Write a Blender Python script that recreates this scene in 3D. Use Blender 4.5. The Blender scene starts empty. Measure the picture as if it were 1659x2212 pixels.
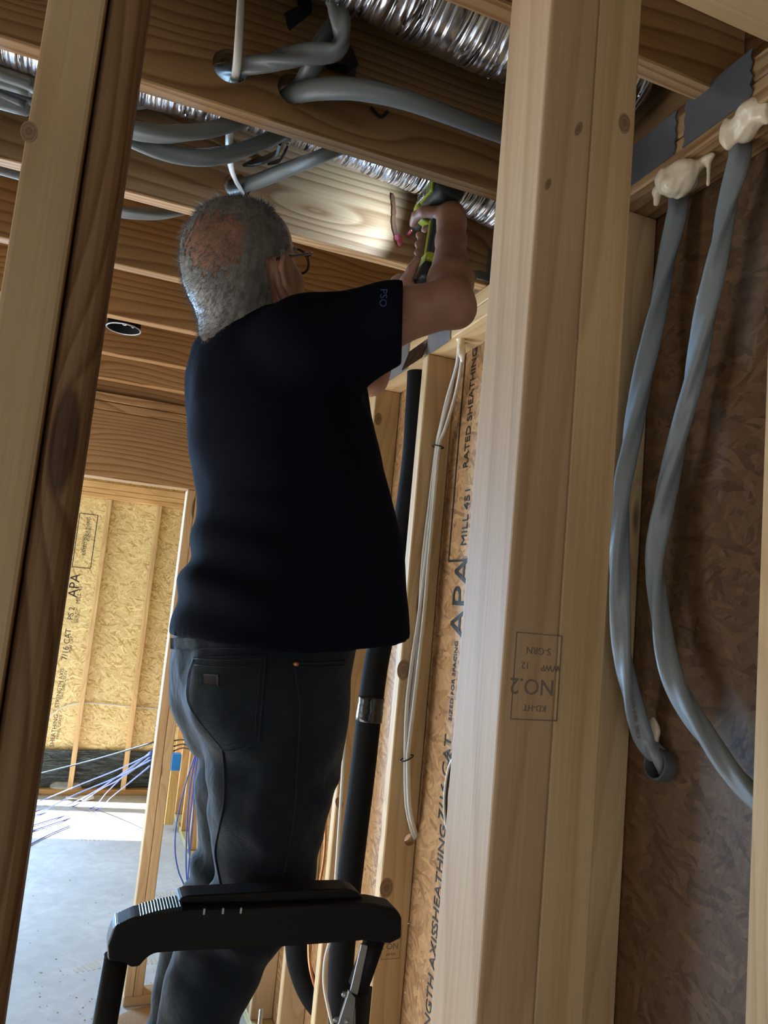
import bpy, bmesh, math, random
import numpy as np
from mathutils import Vector, Matrix
from mathutils.bvhtree import BVHTree
random.seed(7); np.random.seed(7)
scene = bpy.context.scene
COL = scene.collection

# ---------------------------------------------------------------- camera
F_PX, CX, CY = 1661.0, 829.5, 1106.0
RW = np.array([[0.92976289, 0.13048826, 0.3442583],
               [-0.35614134, 0.08182004, 0.93084307],
               [0.09329686, -0.98806796, 0.1225455]])      # rows: world X, Y, Z in (right, down, forward)
CAM = np.array([0.0, 0.0, 1.68])
cam_data = bpy.data.cameras.new('camera')
cam_data.sensor_fit = 'HORIZONTAL'
cam_data.sensor_width = 36.0
cam_data.lens = F_PX / 1659.0 * 36.0
cam_data.clip_start = 0.02
cam = bpy.data.objects.new('camera', cam_data)
COL.objects.link(cam)
m = Matrix.Identity(4)
for i in range(3):
    m[i][0] = RW[i][0]; m[i][1] = -RW[i][1]; m[i][2] = -RW[i][2]; m[i][3] = CAM[i]
cam.matrix_world = m
scene.camera = cam

# ---------------------------------------------------------------- world, sun, daylight at the window openings
scene.view_settings.view_transform = 'Standard'
scene.view_settings.look = 'None'
scene.view_settings.gamma = 1.0
scene.view_settings.use_curve_mapping = False
scene.view_settings.exposure = 0.0
cyc = scene.cycles
cyc.max_bounces = 7; cyc.diffuse_bounces = 4; cyc.glossy_bounces = 3; cyc.transmission_bounces = 4; cyc.transparent_max_bounces = 6
cyc.adaptive_threshold = 0.05; cyc.caustics_reflective = False; cyc.caustics_refractive = False
world = bpy.data.worlds.new('sky'); scene.world = world
world.use_nodes = True
wn = world.node_tree.nodes; wl = world.node_tree.links
bg = wn['Background']
bg.inputs['Color'].default_value = (0.55, 0.72, 1.0, 1)
bg.inputs['Strength'].default_value = 1.2

def add_sun(direction, strength, angle, color):
    d = bpy.data.lights.new('sun', 'SUN'); d.energy = strength; d.angle = angle; d.color = color
    o = bpy.data.objects.new('sun', d); COL.objects.link(o)
    o.rotation_euler = Vector(direction).to_track_quat('-Z', 'Y').to_euler()
    return o
add_sun((1.0, -0.14, -0.60), 62.0, 0.02, (1.0, 0.95, 0.86))

def window_daylight(name, loc, direction, sx, sy, power, color):
    d = bpy.data.lights.new(name, 'AREA'); d.shape = 'RECTANGLE'; d.size = sx; d.size_y = sy
    d.energy = power; d.color = color
    o = bpy.data.objects.new(name, d); COL.objects.link(o)
    o.location = loc
    o.rotation_euler = Vector(direction).to_track_quat('-Z', 'Z').to_euler()
    return o
# openings: window in the far wall, unseen opening added in the left wall to brighten the joists, door in the left wall of the far room, opening behind the viewer
LW0, LW1, LS, LWZ = 2.0, 3.3, 0.0, 2.0       # opening added in this room's left wall for its light: from, to, sill, head
LD0, LD1 = 6.02, 6.62                        # door in the left wall of the far room
window_daylight('daylight_far_window', (-1.955, 6.70, 1.39), (0.0, -1, 0), 1.5, 1.5, 480, (0.36, 0.64, 1.0))
window_daylight('added_left_daylight', (-2.97, 2.65, 0.8), (1, 0, 0), 1.3, 1.5, 22, (0.80, 0.89, 1.0))  # added lamp in the unseen left opening, no such window known
window_daylight('daylight_rear_opening', (-1.3, -2.36, 1.3), (0, 1, 0), 1.8, 2.0, 13, (1.0, 0.94, 0.85))

# ---------------------------------------------------------------- pixel to place
def P(px, py, X=None, Y=None, Z=None):
    d = RW @ np.array([px - CX, py - CY, F_PX])
    if X is not None: t = (X - CAM[0]) / d[0]
    elif Y is not None: t = (Y - CAM[1]) / d[1]
    else: t = (Z - CAM[2]) / d[2]
    q = CAM + t * d
    return Vector((float(q[0]), float(q[1]), float(q[2])))

# ---------------------------------------------------------------- object helpers
WM = {}
def link(o, parent=None, M=None):
    COL.objects.link(o)
    M = M if M is not None else Matrix.Identity(4)
    o.matrix_basis = M
    WM[o.name] = M.copy()
    if parent is not None:
        o.parent = parent
        o.matrix_parent_inverse = WM[parent.name].inverted()
    return o
def tag(o, label=None, cat=None, group=None, kind=None):
    if label: o['label'] = label
    if cat: o['category'] = cat
    if group: o['group'] = group
    if kind: o['kind'] = kind
    return o
def empty(name, loc=(0, 0, 0), label=None, cat=None, group=None, kind=None):
    o = bpy.data.objects.new(name, None)
    o.empty_display_size = 0.05
    link(o, None, Matrix.Translation(Vector(loc)))
    return tag(o, label, cat, group, kind)
def mesh_obj(name, verts, faces, mat, parent=None, smooth=False, M=None):
    me = bpy.data.meshes.new(name)
    me.from_pydata([tuple(v) for v in verts], [], [tuple(f) for f in faces])
    me.update()
    if smooth:
        me.polygons.foreach_set('use_smooth', [True] * len(me.polygons))
    if mat: me.materials.append(mat)
    return link(bpy.data.objects.new(name, me), parent, M)
def bm_obj(name, bm, mat, parent=None, smooth=False, M=None):
    me = bpy.data.meshes.new(name)
    bmesh.ops.recalc_face_normals(bm, faces=bm.faces)
    bm.to_mesh(me); bm.free()
    if smooth:
        me.polygons.foreach_set('use_smooth', [True] * len(me.polygons))
    if mat: me.materials.append(mat)
    return link(bpy.data.objects.new(name, me), parent, M)
def box_bm(sx, sy, sz, bevel=0.0, seg=1, bm=None, M=None):
    bm = bm or bmesh.new()
    r = bmesh.ops.create_cube(bm, size=1.0)
    vs = r['verts']
    for v in vs: v.co = Vector((v.co.x * sx, v.co.y * sy, v.co.z * sz))
    if bevel > 0:
        es = list({e for v in vs for e in v.link_edges})
        r2 = bmesh.ops.bevel(bm, geom=es, offset=bevel, segments=seg, affect='EDGES', profile=0.5)
        vs = list({v for f in r2['faces'] for v in f.verts} | {v for v in vs if v.is_valid})
    if M is not None:
        for v in vs: v.co = M @ v.co
    return bm
def frame(origin, xdir, up):
    x = Vector(xdir).normalized(); u = Vector(up)
    y = u.cross(x).normalized(); z = x.cross(y)
    M = Matrix.Identity(4)
    for i in range(3):
        M[i][0] = x[i]; M[i][1] = y[i]; M[i][2] = z[i]; M[i][3] = origin[i]
    return M
def board(name, p0, p1, w, t, up, mat, parent, tint=(1, 1, 1), bevel=0.003, seg=1):
    """lumber: long axis local X from p0 to p1, t along 'up', w across"""
    p0 = Vector(p0); p1 = Vector(p1)
    L = (p1 - p0).length
    M = frame((p0 + p1) / 2, p1 - p0, up)
    o = bm_obj(name, box_bm(L, w, t, bevel, seg), mat, parent, False, M)
    o.color = (*tint, 1)
    return o
def box(name, lo, hi, mat, parent=None, bevel=0.0, seg=1, M=None):
    lo = Vector(lo); hi = Vector(hi); c = (lo + hi) / 2; s = hi - lo
    return bm_obj(name, box_bm(s.x, s.y, s.z, bevel, seg), mat, parent, False, (M or Matrix.Identity(4)) @ Matrix.Translation(c))

def catmull(pts, n=8):
    pts = [Vector(p) for p in pts]
    ext = [pts[0] * 2 - pts[1]] + pts + [pts[-1] * 2 - pts[-2]]
    out = []
    for i in range(1, len(ext) - 2):
        p0, p1, p2, p3 = ext[i - 1:i + 3]
        for k in range(n):
            t = k / n
            out.append(0.5 * ((2 * p1) + (p2 - p0) * t + (2 * p0 - 5 * p1 + 4 * p2 - p3) * t * t + (3 * p1 - p0 - 3 * p2 + p3) * t ** 3))
    out.append(pts[-1])
    return out
def sweep(pts, profile, twist=0.0, scale=None, cap=True, up=(0.3, 0.2, 1)):
    """profile: closed list of (u, v); returns verts, faces"""
    n = len(pts); k = len(profile)
    verts = []; faces = []
    t0 = (pts[1] - pts[0]).normalized()
    nrm = Vector(up) - t0 * Vector(up).dot(t0); nrm.normalize()
    prev = t0
    for i, p in enumerate(pts):
        a = pts[max(i - 1, 0)]; b = pts[min(i + 1, n - 1)]
        t = (b - a).normalized()
        q = prev.rotation_difference(t); nrm = q @ nrm; nrm = (nrm - t * nrm.dot(t)).normalized(); prev = t
        bi = t.cross(nrm)
        ang = twist * i / max(n - 1, 1)
        c, s = math.cos(ang), math.sin(ang)
        sc = scale[i] if scale is not None else 1.0
        for (u, v) in profile:
            uu, vv = (u * c - v * s) * sc, (u * s + v * c) * sc
            verts.append(p + nrm * uu + bi * vv)
    for i in range(n - 1):
        for j in range(k):
            j2 = (j + 1) % k
            faces.append((i * k + j, i * k + j2, (i + 1) * k + j2, (i + 1) * k + j))
    if cap:
        faces.append(tuple(reversed(range(k)))); faces.append(tuple((n - 1) * k + j for j in range(k)))
    return verts, faces
def circle(r, k=12): return [(r * math.cos(2 * math.pi * i / k), r * math.sin(2 * math.pi * i / k)) for i in range(k)]
def oval(a, b, k=16): return [(a * math.cos(2 * math.pi * i / k), b * math.sin(2 * math.pi * i / k)) for i in range(k)]
def trilobe(r, k=18, amp=0.16): return [((r * (1 + amp * math.cos(3 * t))) * math.cos(t), (r * (1 + amp * math.cos(3 * t))) * math.sin(t) * 0.86) for t in [2 * math.pi * i / k for i in range(k)]]
def tube(name, pts, r, mat, parent=None, k=12, n=8, twist=0.0, profile=None, scale=None, smooth_path=True):
    path = catmull(pts, n) if smooth_path else [Vector(p) for p in pts]
    v, f = sweep(path, profile or circle(r, k), twist, scale)
    o = mesh_obj(name, v, f, mat, parent, True)
    o.data.polygons[-1].use_smooth = False; o.data.polygons[-2].use_smooth = False
    return o
def revolve(prof, k=24):
    """prof: list of (r, z); closed lathe about z"""
    verts = []; faces = []
    for (r, z) in prof:
        for j in range(k):
            a = 2 * math.pi * j / k
            verts.append(Vector((r * math.cos(a), r * math.sin(a), z)))
    for i in range(len(prof) - 1):
        for j in range(k):
            j2 = (j + 1) % k
            faces.append((i * k + j, i * k + j2, (i + 1) * k + j2, (i + 1) * k + j))
    return verts, faces
def text_mesh(body, size, extrude=0.0, align='CENTER'):
    cu = bpy.data.curves.new('print', 'FONT'); cu.body = body; cu.size = size; cu.extrude = extrude
    cu.align_x = align; cu.align_y = 'CENTER'; cu.resolution_u = 3
    o = bpy.data.objects.new('print_source', cu); COL.objects.link(o)
    dg = bpy.context.evaluated_depsgraph_get()
    me = bpy.data.meshes.new_from_object(o.evaluated_get(dg))
    bpy.data.objects.remove(o); bpy.data.curves.remove(cu)
    return me
def lettering(name, body, size, M, mat, parent):
    me = text_mesh(body, size, 0.0003)
    me.materials.clear(); me.materials.append(mat)
    o = bpy.data.objects.new(name, me)
    return link(o, parent, M)
def basis(origin, xdir, ydir):
    x = Vector(xdir).normalized(); y = Vector(ydir); y = (y - x * y.dot(x)).normalized(); z = x.cross(y)
    M = Matrix.Identity(4)
    for i in range(3):
        M[i][0] = x[i]; M[i][1] = y[i]; M[i][2] = z[i]; M[i][3] = origin[i]
    return M
def drill_holes(o, holes):
    """holes: list of (world point, world axis, radius); cuts real holes through a board"""
    cutters = []
    for (p, ax, r) in holes:
        bm = bmesh.new()
        bmesh.ops.create_cone(bm, cap_ends=True, segments=28, radius1=r, radius2=r, depth=0.3)
        me = bpy.data.meshes.new('cutter'); bm.to_mesh(me); bm.free()
        c = bpy.data.objects.new('cutter', me); COL.objects.link(c)
        c.matrix_basis = Matrix.Translation(Vector(p)) @ Vector(ax).to_track_quat('Z', 'Y').to_matrix().to_4x4()
        md = o.modifiers.new('hole', 'BOOLEAN'); md.operation = 'DIFFERENCE'; md.solver = 'EXACT'; md.object = c
        cutters.append(c)
    dg = bpy.context.evaluated_depsgraph_get(); dg.update()
    me = bpy.data.meshes.new_from_object(o.evaluated_get(dg))
    o.modifiers.clear(); o.data = me
    for c in cutters: bpy.data.objects.remove(c)
# ---------------------------------------------------------------- materials
def new_mat(name):
    mt = bpy.data.materials.new(name); mt.use_nodes = True
    nt = mt.node_tree
    return mt, nt.nodes, nt.links, nt.nodes['Principled BSDF']
def plain(name, color, rough=0.5, metal=0.0, bump=0.0, bscale=200.0, var=0.12, vscale=12.0, emit=None, spec=0.5):
    mt, n, l, b = new_mat(name)
    b.inputs['Roughness'].default_value = rough; b.inputs['Metallic'].default_value = metal
    b.inputs['Specular IOR Level'].default_value = spec
    tc = n.new('ShaderNodeTexCoord')
    nz = n.new('ShaderNodeTexNoise'); nz.inputs['Scale'].default_value = vscale; nz.inputs['Detail'].default_value = 4
    l.new(tc.outputs['Object'], nz.inputs['Vector'])
    mx = n.new('ShaderNodeMixRGB'); mx.blend_type = 'MIX'
    mx.inputs[1].default_value = (*[c * (1 - var) for c in color], 1); mx.inputs[2].default_value = (*[min(1, c * (1 + var)) for c in color], 1)
    l.new(nz.outputs['Fac'], mx.inputs[0]); l.new(mx.outputs[0], b.inputs['Base Color'])
    if bump > 0:
        n2 = n.new('ShaderNodeTexNoise'); n2.inputs['Scale'].default_value = bscale; n2.inputs['Detail'].default_value = 3
        l.new(tc.outputs['Object'], n2.inputs['Vector'])
        bp = n.new('ShaderNodeBump'); bp.inputs['Strength'].default_value = bump; bp.inputs['Distance'].default_value = 0.004
        l.new(n2.outputs['Fac'], bp.inputs['Height']); l.new(bp.outputs['Normal'], b.inputs['Normal'])
    if emit:
        b.inputs['Emission Color'].default_value = (*emit[0], 1); b.inputs['Emission Strength'].default_value = emit[1]
    return mt
def ramp(n, stops):
    r = n.new('ShaderNodeValToRGB')
    e = r.color_ramp.elements
    while len(e) < len(stops): e.new(0.5)
    for i, (p, c) in enumerate(stops):
        e[i].position = p; e[i].color = (*c, 1) if len(c) == 3 else c
    return r
def math_node(n, l, op, a, b=None):
    m_ = n.new('ShaderNodeMath'); m_.operation = op
    for i, v in enumerate((a, b)):
        if v is None: continue
        if isinstance(v, (int, float)): m_.inputs[i].default_value = v
        else: l.new(v, m_.inputs[i])
    return m_.outputs[0]
def lumber(name, light, dark, knot=(0.10, 0.045, 0.02), ring_scale=26.0, contrast=0.75, knots=0.12, rough=0.62):
    mt, n, l, b = new_mat(name)
    tc = n.new('ShaderNodeTexCoord'); oi = n.new('ShaderNodeObjectInfo')
    off = n.new('ShaderNodeVectorMath'); off.operation = 'MULTIPLY_ADD'
    cmb = n.new('ShaderNodeCombineXYZ')
    l.new(math_node(n, l, 'MULTIPLY', oi.outputs['Random'], 37.0), cmb.inputs[0])
    l.new(math_node(n, l, 'MULTIPLY', oi.outputs['Random'], 3.1), cmb.inputs[1])
    l.new(math_node(n, l, 'MULTIPLY', oi.outputs['Random'], 5.3), cmb.inputs[2])
    off.inputs[1].default_value = (1, 1, 1)
    l.new(tc.outputs['Object'], off.inputs[0]); l.new(cmb.outputs[0], off.inputs[2])
    # knots: sparse cells, stretched a little along the board
    mk = n.new('ShaderNodeMapping'); mk.inputs['Scale'].default_value = (2.2, 9.0, 9.0); l.new(off.outputs[0], mk.inputs['Vector'])
    vo = n.new('ShaderNodeTexVoronoi'); vo.inputs['Scale'].default_value = 1.0; vo.inputs['Randomness'].default_value = 1.0
    l.new(mk.outputs[0], vo.inputs['Vector'])
    # growth rings: bands across the board, pushed aside by slow noise and by the knots
    ms = n.new('ShaderNodeMapping'); ms.inputs['Scale'].default_value = (0.9, 5.0, 5.0); l.new(off.outputs[0], ms.inputs['Vector'])
    nz = n.new('ShaderNodeTexNoise'); nz.inputs['Scale'].default_value = 1.0; nz.inputs['Detail'].default_value = 1.0
    l.new(ms.outputs[0], nz.inputs['Vector'])
    sep = n.new('ShaderNodeSeparateXYZ'); l.new(off.outputs[0], sep.inputs[0])
    yz = math_node(n, l, 'ADD', math_node(n, l, 'MULTIPLY', sep.outputs[1], 1.0), math_node(n, l, 'MULTIPLY', sep.outputs[2], 0.62))
    kd = math_node(n, l, 'POWER', math_node(n, l, 'SUBTRACT', 1.0, math_node(n, l, 'MINIMUM', vo.outputs['Distance'], 1.0)), 5.0)
    ph = math_node(n, l, 'ADD', math_node(n, l, 'MULTIPLY', yz, ring_scale), math_node(n, l, 'MULTIPLY', nz.outputs['Fac'], 7.0))
    ph = math_node(n, l, 'ADD', ph, math_node(n, l, 'MULTIPLY', kd, 3.5))
    fr = math_node(n, l, 'FRACT', ph)
    rr = ramp(n, [(0.0, (0.15,) * 3), (0.55, (0.45,) * 3), (0.86, (1.0,) * 3), (1.0, (0.15,) * 3)])
    l.new(fr, rr.inputs[0])
    # fibres
    mf = n.new('ShaderNodeMapping'); mf.inputs['Scale'].default_value = (6.0, 240.0, 240.0); l.new(off.outputs[0], mf.inputs['Vector'])
    fb = n.new('ShaderNodeTexNoise'); fb.inputs['Scale'].default_value = 1.0; fb.inputs['Detail'].default_value = 1.0
    l.new(mf.outputs[0], fb.inputs['Vector'])
    fac = math_node(n, l, 'ADD', math_node(n, l, 'MULTIPLY', rr.outputs[0], contrast), math_node(n, l, 'MULTIPLY', math_node(n, l, 'SUBTRACT', fb.outputs['Fac'], 0.5), 0.55))
    cr = ramp(n, [(0.05, light), (0.95, dark)])
    l.new(fac, cr.inputs[0])
    # slow blotches
    bl = n.new('ShaderNodeTexNoise'); bl.inputs['Scale'].default_value = 3.0; bl.inputs['Detail'].default_value = 1.0
    l.new(off.outputs[0], bl.inputs['Vector'])
    blr = ramp(n, [(0.3, (0.80, 0.76, 0.72)), (0.7, (1.08, 1.06, 1.04))]); l.new(bl.outputs['Fac'], blr.inputs[0])
    mb = n.new('ShaderNodeMixRGB'); mb.blend_type = 'MULTIPLY'; mb.inputs[0].default_value = 0.8
    l.new(cr.outputs[0], mb.inputs[1]); l.new(blr.outputs[0], mb.inputs[2])
    # knot colour
    kr = ramp(n, [(knots * 0.75, (1, 1, 1)), (knots, (0.0, 0.0, 0.0))]); l.new(vo.outputs['Distance'], kr.inputs[0])
    mkn = n.new('ShaderNodeMixRGB'); mkn.inputs[2].default_value = (*knot, 1)
    l.new(math_node(n, l, 'MULTIPLY', kr.outputs[0], 0.85), mkn.inputs[0]); l.new(mb.outputs[0], mkn.inputs[1])
    tint = n.new('ShaderNodeMixRGB'); tint.blend_type = 'MULTIPLY'; tint.inputs[0].default_value = 1.0
    l.new(mkn.outputs[0], tint.inputs[1]); l.new(oi.outputs['Color'], tint.inputs[2])
    l.new(tint.outputs[0], b.inputs['Base Color'])
    b.inputs['Roughness'].default_value = rough; b.inputs['Specular IOR Level'].default_value = 0.3
    bp = n.new('ShaderNodeBump'); bp.inputs['Strength'].default_value = 0.15; bp.inputs['Distance'].default_value = 0.002
    l.new(fb.outputs['Fac'], bp.inputs['Height']); l.new(bp.outputs['Normal'], b.inputs['Normal'])
    return mt
def osb(name, light, mid, dark, scale=1.0):
    mt, n, l, b = new_mat(name)
    tc = n.new('ShaderNodeTexCoord'); oi = n.new('ShaderNodeObjectInfo')
    cols = []; masks = []
    wob = n.new('ShaderNodeTexNoise'); wob.inputs['Scale'].default_value = 7.0; wob.inputs['Detail'].default_value = 0.0
    l.new(tc.outputs['Object'], wob.inputs['Vector'])
    ad = n.new('ShaderNodeVectorMath'); ad.operation = 'MULTIPLY_ADD'; ad.inputs[1].default_value = (0.05, 0.05, 0.0)
    l.new(wob.outputs['Color'], ad.inputs[0]); l.new(tc.outputs['Object'], ad.inputs[2])
    for i, (ang, sx, sy, o) in enumerate([(0.15, 12, 62, 0.0), (1.0, 15, 70, 4.1), (-0.75, 14, 66, 8.7), (1.7, 16, 74, 13.3)]):
        mr = n.new('ShaderNodeMapping'); mr.vector_type = 'POINT'
        mr.inputs['Rotation'].default_value = (0, 0, ang); mr.inputs['Location'].default_value = (o, o * 0.7, 0)
        l.new(ad.outputs[0], mr.inputs['Vector'])
        ms = n.new('ShaderNodeMapping'); ms.inputs['Scale'].default_value = (sx * scale, sy * scale, 0.01)
        l.new(mr.outputs[0], ms.inputs['Vector'])
        v = n.new('ShaderNodeTexVoronoi'); v.voronoi_dimensions = '2D'; v.feature = 'F1'; v.inputs['Scale'].default_value = 1.0
        l.new(ms.outputs[0], v.inputs['Vector'])
        sp = n.new('ShaderNodeSeparateColor'); l.new(v.outputs['Color'], sp.inputs[0])
        cols.append(sp.outputs[0]); masks.append(sp.outputs[1])
    val = cols[0]; h = masks[0]
    for i in range(1, 4):
        sel = math_node(n, l, 'GREATER_THAN', masks[i], [0, 0.45, 0.62, 0.72][i])
        mx = n.new('ShaderNodeMix'); mx.data_type = 'FLOAT'
        l.new(sel, mx.inputs[0]); l.new(val, mx.inputs[2]); l.new(cols[i], mx.inputs[3]); val = mx.outputs[0]
    fine = n.new('ShaderNodeTexNoise'); fine.inputs['Scale'].default_value = 90.0; fine.inputs['Detail'].default_value = 1.0
    l.new(ad.outputs[0], fine.inputs['Vector'])
    vv = math_node(n, l, 'ADD', val, math_node(n, l, 'MULTIPLY', math_node(n, l, 'SUBTRACT', fine.outputs['Fac'], 0.5), 0.5))
    cr = ramp(n, [(0.02, dark), (0.25, mid), (0.8, light), (1.0, tuple(min(1, c * 1.15) for c in light))]); l.new(vv, cr.inputs[0])
    tint = n.new('ShaderNodeMixRGB'); tint.blend_type = 'MULTIPLY'; tint.inputs[0].default_value = 1.0
    l.new(cr.outputs[0], tint.inputs[1]); l.new(oi.outputs['Color'], tint.inputs[2])
    l.new(tint.outputs[0], b.inputs['Base Color'])
    b.inputs['Roughness'].default_value = 0.6; b.inputs['Specular IOR Level'].default_value = 0.3
    bp = n.new('ShaderNodeBump'); bp.inputs['Strength'].default_value = 0.5; bp.inputs['Distance'].default_value = 0.002
    l.new(fine.outputs['Fac'], bp.inputs['Height']); l.new(bp.outputs['Normal'], b.inputs['Normal'])
    return mt
def concrete(name):
    mt, n, l, b = new_mat(name)
    tc = n.new('ShaderNodeTexCoord')
    a = n.new('ShaderNodeTexNoise'); a.inputs['Scale'].default_value = 2.2; a.inputs['Detail'].default_value = 8; a.inputs['Roughness'].default_value = 0.62
    l.new(tc.outputs['Object'], a.inputs['Vector'])
    c = n.new('ShaderNodeTexNoise'); c.inputs['Scale'].default_value = 16; c.inputs['Detail'].default_value = 6; c.inputs['Distortion'].default_value = 0.6
    l.new(tc.outputs['Object'], c.inputs['Vector'])
    s = math_node(n, l, 'ADD', math_node(n, l, 'MULTIPLY', a.outputs['Fac'], 0.6), math_node(n, l, 'MULTIPLY', c.outputs['Fac'], 0.4))
    cr = ramp(n, [(0.32, (0.40, 0.40, 0.41)), (0.5, (0.48, 0.48, 0.49)), (0.62, (0.56, 0.56, 0.56)), (0.74, (0.53, 0.51, 0.46))]); l.new(s, cr.inputs[0])
    l.new(cr.outputs[0], b.inputs['Base Color'])
    b.inputs['Roughness'].default_value = 0.7; b.inputs['Specular IOR Level'].default_value = 0.3
    bp = n.new('ShaderNodeBump'); bp.inputs['Strength'].default_value = 0.3; bp.inputs['Distance'].default_value = 0.004
    l.new(c.outputs['Fac'], bp.inputs['Height']); l.new(bp.outputs['Normal'], b.inputs['Normal'])
    return mt
def denim(name, color):
    mt, n, l, b = new_mat(name)
    tc = n.new('ShaderNodeTexCoord')
    w = n.new('ShaderNodeTexWave'); w.wave_type = 'BANDS'; w.bands_direction = 'DIAGONAL'; w.inputs['Scale'].default_value = 240; w.inputs['Distortion'].default_value = 1.0
    l.new(tc.outputs['Object'], w.inputs['Vector'])
    nz = n.new('ShaderNodeTexNoise'); nz.inputs['Scale'].default_value = 6; nz.inputs['Detail'].default_value = 5
    l.new(tc.outputs['Object'], nz.inputs['Vector'])
    cr = ramp(n, [(0.3, tuple(c * 0.65 for c in color)), (0.7, tuple(c * 1.35 for c in color))]); l.new(nz.outputs['Fac'], cr.inputs[0])
    l.new(cr.outputs[0], b.inputs['Base Color'])
    b.inputs['Roughness'].default_value = 0.85; b.inputs['Sheen Weight'].default_value = 0.08; b.inputs['Sheen Roughness'].default_value = 0.5
    b.inputs['Specular IOR Level'].default_value = 0.15
    big = n.new('ShaderNodeTexNoise'); big.inputs['Scale'].default_value = 14; big.inputs['Detail'].default_value = 3
    l.new(tc.outputs['Object'], big.inputs['Vector'])
    h = math_node(n, l, 'ADD', math_node(n, l, 'MULTIPLY', w.outputs['Fac'], 0.012), big.outputs['Fac'])
    bp = n.new('ShaderNodeBump'); bp.inputs['Strength'].default_value = 0.55; bp.inputs['Distance'].default_value = 0.02
    l.new(h, bp.inputs['Height']); l.new(bp.outputs['Normal'], b.inputs['Normal'])
    return mt
def sheeting(name):
    mt, n, l, b = new_mat(name)
    tc = n.new('ShaderNodeTexCoord')
    b.inputs['Base Color'].default_value = (0.03, 0.035, 0.035, 1); b.inputs['Roughness'].default_value = 0.28
    mp = n.new('ShaderNodeMapping'); mp.inputs['Scale'].default_value = (3, 3, 14); l.new(tc.outputs['Object'], mp.inputs['Vector'])
    nz = n.new('ShaderNodeTexNoise'); nz.inputs['Scale'].default_value = 2.2; nz.inputs['Detail'].default_value = 5; nz.inputs['Distortion'].default_value = 1.6
    l.new(mp.outputs[0], nz.inputs['Vector'])
    cr = ramp(n, [(0.3, (0.035, 0.045, 0.045)), (0.7, (0.07, 0.085, 0.085))]); l.new(nz.outputs['Fac'], cr.inputs[0]); l.new(cr.outputs[0], b.inputs['Base Color'])
    bp = n.new('ShaderNodeBump'); bp.inputs['Strength'].default_value = 1.0; bp.inputs['Distance'].default_value = 0.05
    l.new(nz.outputs['Fac'], bp.inputs['Height']); l.new(bp.outputs['Normal'], b.inputs['Normal'])
    return mt
def skin_mat(name):
    mt, n, l, b = new_mat(name)
    tc = n.new('ShaderNodeTexCoord')
    nz = n.new('ShaderNodeTexNoise'); nz.inputs['Scale'].default_value = 14; nz.inputs['Detail'].default_value = 5
    l.new(tc.outputs['Object'], nz.inputs['Vector'])
    cr = ramp(n, [(0.3, (0.27, 0.120, 0.078)), (0.7, (0.41, 0.22, 0.155))]); l.new(nz.outputs['Fac'], cr.inputs[0])
    l.new(cr.outputs[0], b.inputs['Base Color'])
    b.inputs['Roughness'].default_value = 0.5; b.inputs['Specular IOR Level'].default_value = 0.4
    b.inputs['Subsurface Weight'].default_value = 0.08; b.inputs['Subsurface Radius'].default_value = (0.8, 0.3, 0.15); b.inputs['Subsurface Scale'].default_value = 0.006
    n2 = n.new('ShaderNodeTexNoise'); n2.inputs['Scale'].default_value = 180; l.new(tc.outputs['Object'], n2.inputs['Vector'])
    bp = n.new('ShaderNodeBump'); bp.inputs['Strength'].default_value = 0.15; bp.inputs['Distance'].default_value = 0.002
    l.new(n2.outputs['Fac'], bp.inputs['Height']); l.new(bp.outputs['Normal'], b.inputs['Normal'])
    return mt
MAT = {}
MAT['stud'] = lumber('pale_stud_lumber', (0.62, 0.47, 0.29), (0.46, 0.305, 0.16), ring_scale=30, contrast=0.6)
MAT['joist'] = lumber('fir_joist_lumber', (0.47, 0.30, 0.150), (0.25, 0.130, 0.052), ring_scale=64, contrast=0.95, knots=0.10)
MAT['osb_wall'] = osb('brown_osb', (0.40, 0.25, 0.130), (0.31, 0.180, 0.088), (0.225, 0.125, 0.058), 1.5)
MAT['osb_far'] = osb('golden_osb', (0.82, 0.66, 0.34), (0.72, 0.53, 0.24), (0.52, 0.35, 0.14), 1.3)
MAT['subfloor'] = osb('subfloor_osb', (0.30, 0.19, 0.10), (0.22, 0.13, 0.065), (0.12, 0.065, 0.03))
MAT['concrete'] = concrete('dusty_concrete')
MAT['foil'] = plain('foil_duct', (0.60, 0.60, 0.64), 0.27, 1.0, 0.06, 60, 0.15, 30)
MAT['grey_cable'] = plain('grey_cable_jacket', (0.130, 0.146, 0.152), 0.40, 0, 0.1, 60)
MAT['heavy_cable'] = plain('heavy_cable_jacket', (0.205, 0.23, 0.245), 0.40, 0, 0.1, 60)
MAT['white_cable'] = plain('white_cable_jacket', (0.66, 0.65, 0.63), 0.4)
MAT['foam_black'] = plain('black_pipe_insulation', (0.008, 0.0085, 0.010), 0.85, 0, 0.1, 300, spec=0.12)
MAT['tape_black'] = plain('black_tape', (0.012, 0.012, 0.013), 0.18, 0, 0.6, 40)
MAT['copper'] = plain('copper', (0.55, 0.24, 0.12), 0.35, 1.0)
MAT['spray_foam'] = plain('spray_foam', (0.72, 0.60, 0.44), 0.25, 0, 0.8, 35, 0.15, 20)
MAT['galv'] = plain('galvanised_steel', (0.42, 0.45, 0.48), 0.42, 0.9, 0.15, 40, 0.22, 25)
MAT['dark_metal'] = plain('dark_steel_strap', (0.20, 0.205, 0.22), 0.45, 0.75, 0.2, 30, 0.25, 12)
MAT['black_plastic'] = plain('black_plastic', (0.012, 0.012, 0.014), 0.42, 0, 0.1, 400)
MAT['ladder_black'] = plain('ladder_black', (0.007, 0.007, 0.008), 0.55, 0, 0.1, 500, spec=0.25)
MAT['alu'] = plain('aluminium', (0.55, 0.56, 0.6), 0.35, 0.9, 0.3, 120, 0.2, 40)
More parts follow.
